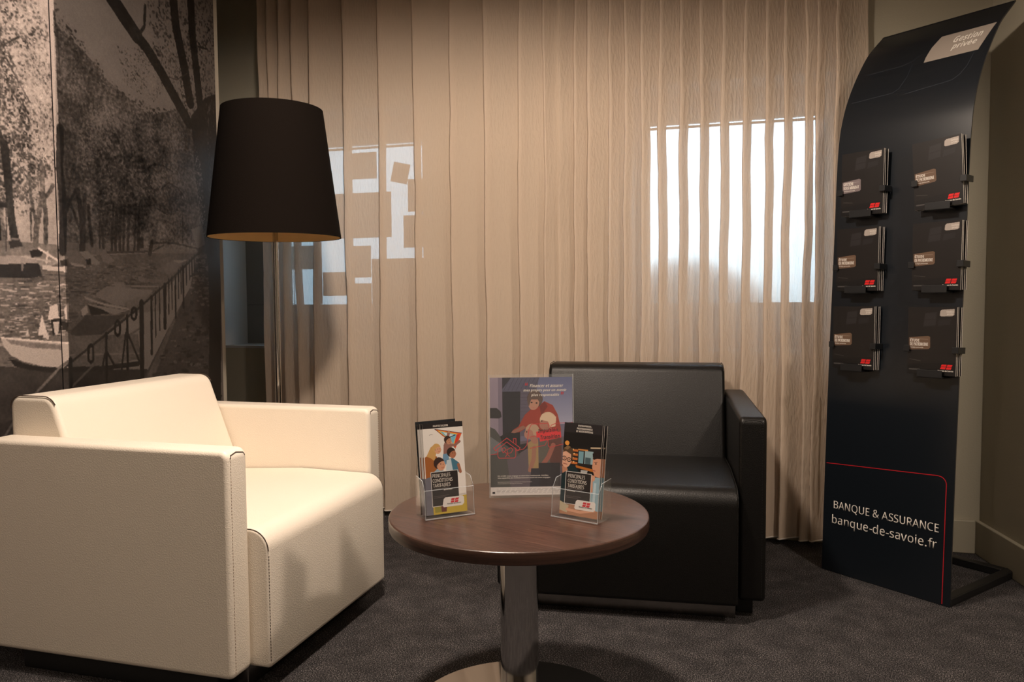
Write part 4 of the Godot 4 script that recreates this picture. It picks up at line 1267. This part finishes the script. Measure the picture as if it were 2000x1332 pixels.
func poster_print() -> Canvas:
	var c := Canvas.new(630, 890, rgb(112, 108, 132))
	var sky_top := rgb(98, 104, 140)
	var sky_low := rgb(164, 166, 190)
	for i in 40:
		c.up([0.40, i * 0.01, 1, i * 0.01, 1, i * 0.01 + 0.012, 0.40, i * 0.01 + 0.012], sky_top.lerp(sky_low, i / 40.0))
	# house front: pillar, eaves, garage door, boarded wall
	c.up([0, 0, 0.15, 0, 0.15, 0.55, 0, 0.55], rgb(146, 134, 150))
	c.up([0.10, 0, 0.15, 0, 0.15, 0.55, 0.10, 0.55], rgb(122, 112, 130))
	c.up([0.15, 0, 0.60, 0, 0.56, 0.13, 0.15, 0.13], rgb(84, 84, 106))
	for k in 8:
		c.ul([0.17 + k * 0.05, 0.11, 0.25 + k * 0.05, 0.0], 0.006, rgb(64, 64, 84))
	c.up([0.15, 0.0, 0.26, 0, 0.15, 0.10], rgb(40, 38, 50))
	c.up([0.15, 0.12, 0.37, 0.12, 0.36, 0.56, 0.15, 0.56], rgb(30, 28, 36))
	for k in 11:
		c.ul([0.16, 0.15 + k * 0.035, 0.36, 0.15 + k * 0.035], 0.004, rgb(44, 42, 52))
	c.up([0.37, 0.10, 0.56, 0.10, 0.56, 0.5, 0.37, 0.5], rgb(92, 86, 104))
	for k in 10:
		c.ul([0.37, 0.14 + k * 0.03, 0.50, 0.14 + k * 0.03], 0.004, rgb(70, 66, 82))
	# pavement and car
	c.up([0.15, 0.56, 1, 0.50, 1, 0.93, 0.15, 0.93], rgb(98, 88, 98))
	c.up([0, 0.42, 0.06, 0.44, 0.18, 0.56, 0.34, 0.60, 0.36, 0.66, 0.20, 0.70, 0.24, 0.93, 0, 0.93], rgb(78, 78, 76))
	c.up([0, 0.50, 0.12, 0.56, 0.16, 0.62, 0, 0.66], rgb(112, 116, 120))
	c.up([0, 0.258, 0.08, 0.258, 0.13, 0.29, 0.14, 0.335, 0.11, 0.348, 0, 0.345], rgb(44, 42, 44))
	c.up([0.12, 0.50, 0.26, 0.45, 0.36, 0.48, 0.36, 0.60, 0.24, 0.60, 0.14, 0.55], rgb(20, 19, 22))
	c.up([0.30, 0.58, 0.44, 0.56, 0.46, 0.60, 0.34, 0.65], rgb(36, 34, 38))
	# mother in a rust shirt
	c.up([0.50, 0.27, 0.58, 0.25, 0.66, 0.205, 0.76, 0.24, 0.82, 0.32, 0.86, 0.45, 0.80, 0.56, 0.60, 0.50, 0.46, 0.42, 0.36, 0.465, 0.28, 0.475, 0.27, 0.45, 0.34, 0.42, 0.42, 0.32], rgb(158, 58, 42))
	c.up([0.60, 0.25, 0.66, 0.205, 0.70, 0.25, 0.62, 0.33], rgb(120, 40, 30))
	c.up([0.44, 0.43, 0.30, 0.475, 0.25, 0.47, 0.27, 0.455, 0.40, 0.41], rgb(150, 104, 88))
	c.oval(0.545, 0.185, 0.095, 0.075, rgb(72, 56, 52))
	c.oval(0.53, 0.218, 0.068, 0.062, rgb(186, 138, 116), 0.2)
	c.up([0.45, 0.20, 0.48, 0.12, 0.58, 0.11, 0.64, 0.17, 0.62, 0.24, 0.58, 0.19, 0.50, 0.19, 0.47, 0.25], rgb(96, 78, 70))
	c.ul([0.505, 0.258, 0.55, 0.262], 0.008, rgb(190, 120, 108))
	c.oval(0.505, 0.215, 0.012, 0.006, rgb(40, 30, 30))
	c.oval(0.565, 0.22, 0.012, 0.006, rgb(40, 30, 30))
	# two fair-haired boys seen from the side
	c.up([0.60, 0.56, 0.70, 0.52, 0.84, 0.54, 0.84, 0.74, 0.58, 0.74], rgb(96, 92, 84))
	c.up([0.70, 0.54, 0.86, 0.52, 0.86, 0.76, 0.72, 0.76], rgb(96, 56, 48))
	c.ul([0.76, 0.58, 0.70, 0.68, 0.62, 0.755], 0.055, rgb(158, 96, 82))
	c.up([0.58, 0.73, 0.84, 0.73, 0.84, 0.93, 0.58, 0.93], rgb(32, 27, 34))
	c.oval(0.70, 0.365, 0.10, 0.068, rgb(206, 178, 150))
	c.oval(0.66, 0.405, 0.065, 0.045, rgb(176, 122, 104))
	c.up([0.60, 0.36, 0.63, 0.315, 0.72, 0.30, 0.80, 0.34, 0.79, 0.42, 0.73, 0.43, 0.70, 0.38], rgb(222, 196, 168))
	c.ul([0.68, 0.46, 0.74, 0.47], 0.09, rgb(168, 112, 96))
	c.oval(0.625, 0.375, 0.009, 0.006, rgb(52, 36, 32))
	c.up([0.45, 0.56, 0.52, 0.53, 0.58, 0.55, 0.58, 0.78, 0.46, 0.78], rgb(168, 142, 98))
	c.ul([0.53, 0.60, 0.52, 0.70, 0.475, 0.79], 0.05, rgb(166, 118, 98))
	c.up([0.49, 0.775, 0.59, 0.775, 0.59, 0.93, 0.47, 0.93], rgb(40, 38, 48))
	c.oval(0.51, 0.455, 0.085, 0.06, rgb(190, 160, 134))
	c.oval(0.465, 0.485, 0.055, 0.042, rgb(180, 130, 112))
	c.ul([0.52, 0.52, 0.54, 0.54], 0.08, rgb(172, 122, 104))
	c.oval(0.44, 0.465, 0.009, 0.006, rgb(52, 36, 32))
	# red line drawing: house, tools, looping line
	var red := rgb(206, 60, 62)
	c.ul([0, 0.655, 0.085, 0.648], 0.007, red)
	c.ul([0.09, 0.60, 0.09, 0.67, 0.105, 0.685, 0.29, 0.685, 0.305, 0.67, 0.305, 0.60], 0.008, red)
	c.ul([0.04, 0.60, 0.20, 0.515, 0.36, 0.60, 0.335, 0.622, 0.20, 0.548, 0.062, 0.622, 0.04, 0.60], 0.008, red)
	c.ul([0.28, 0.555, 0.28, 0.52, 0.31, 0.52, 0.31, 0.57], 0.008, red)
	c.ul([0.13, 0.61, 0.17, 0.595, 0.19, 0.615, 0.155, 0.64, 0.13, 0.61], 0.007, red)
	c.ul([0.165, 0.625, 0.23, 0.67], 0.007, red)
	c.ul([0.18, 0.675, 0.21, 0.645, 0.20, 0.615, 0.25, 0.595, 0.27, 0.615, 0.25, 0.64, 0.21, 0.645], 0.007, red)
	c.ul([0.305, 0.625, 0.40, 0.61, 0.44, 0.58, 0.47, 0.44, 0.50, 0.40, 0.70, 0.395, 0.72, 0.45, 0.74, 0.41, 0.80, 0.395, 1.0, 0.39], 0.007, red)
	c.ul([0.48, 0.605, 0.66, 0.58, 0.70, 0.53, 0.70, 0.585, 0.72, 0.60, 0.86, 0.575, 1.0, 0.57], 0.007, red)
	c.up([0.555, 0.465, 0.81, 0.435, 0.815, 0.47, 0.855, 0.465, 0.86, 0.515, 0.60, 0.55, 0.595, 0.515, 0.56, 0.515], rgb(226, 48, 54))
	c.ul([0.48, 0.51, 0.555, 0.50], 0.006, red)
	# white strip with small print
	c.up([0, 0.93, 1, 0.93, 1, 1, 0, 1], rgb(226, 222, 220))
	for k in 4:
		c.ul([0.07, 0.946 + k * 0.011, 0.97, 0.946 + k * 0.011], 0.0035, rgb(150, 146, 146))
		for g in 14:
			c.ul([0.10 + g * 0.063 + 0.01 * ((g * 7 + k * 3) % 4), 0.946 + k * 0.011, 0.112 + g * 0.063 + 0.01 * ((g * 7 + k * 3) % 4), 0.946 + k * 0.011], 0.006, rgb(226, 222, 220))
	c.up([0.02, 0.968, 0.052, 0.968, 0.052, 0.985, 0.02, 0.985], rgb(40, 36, 36))
	return c
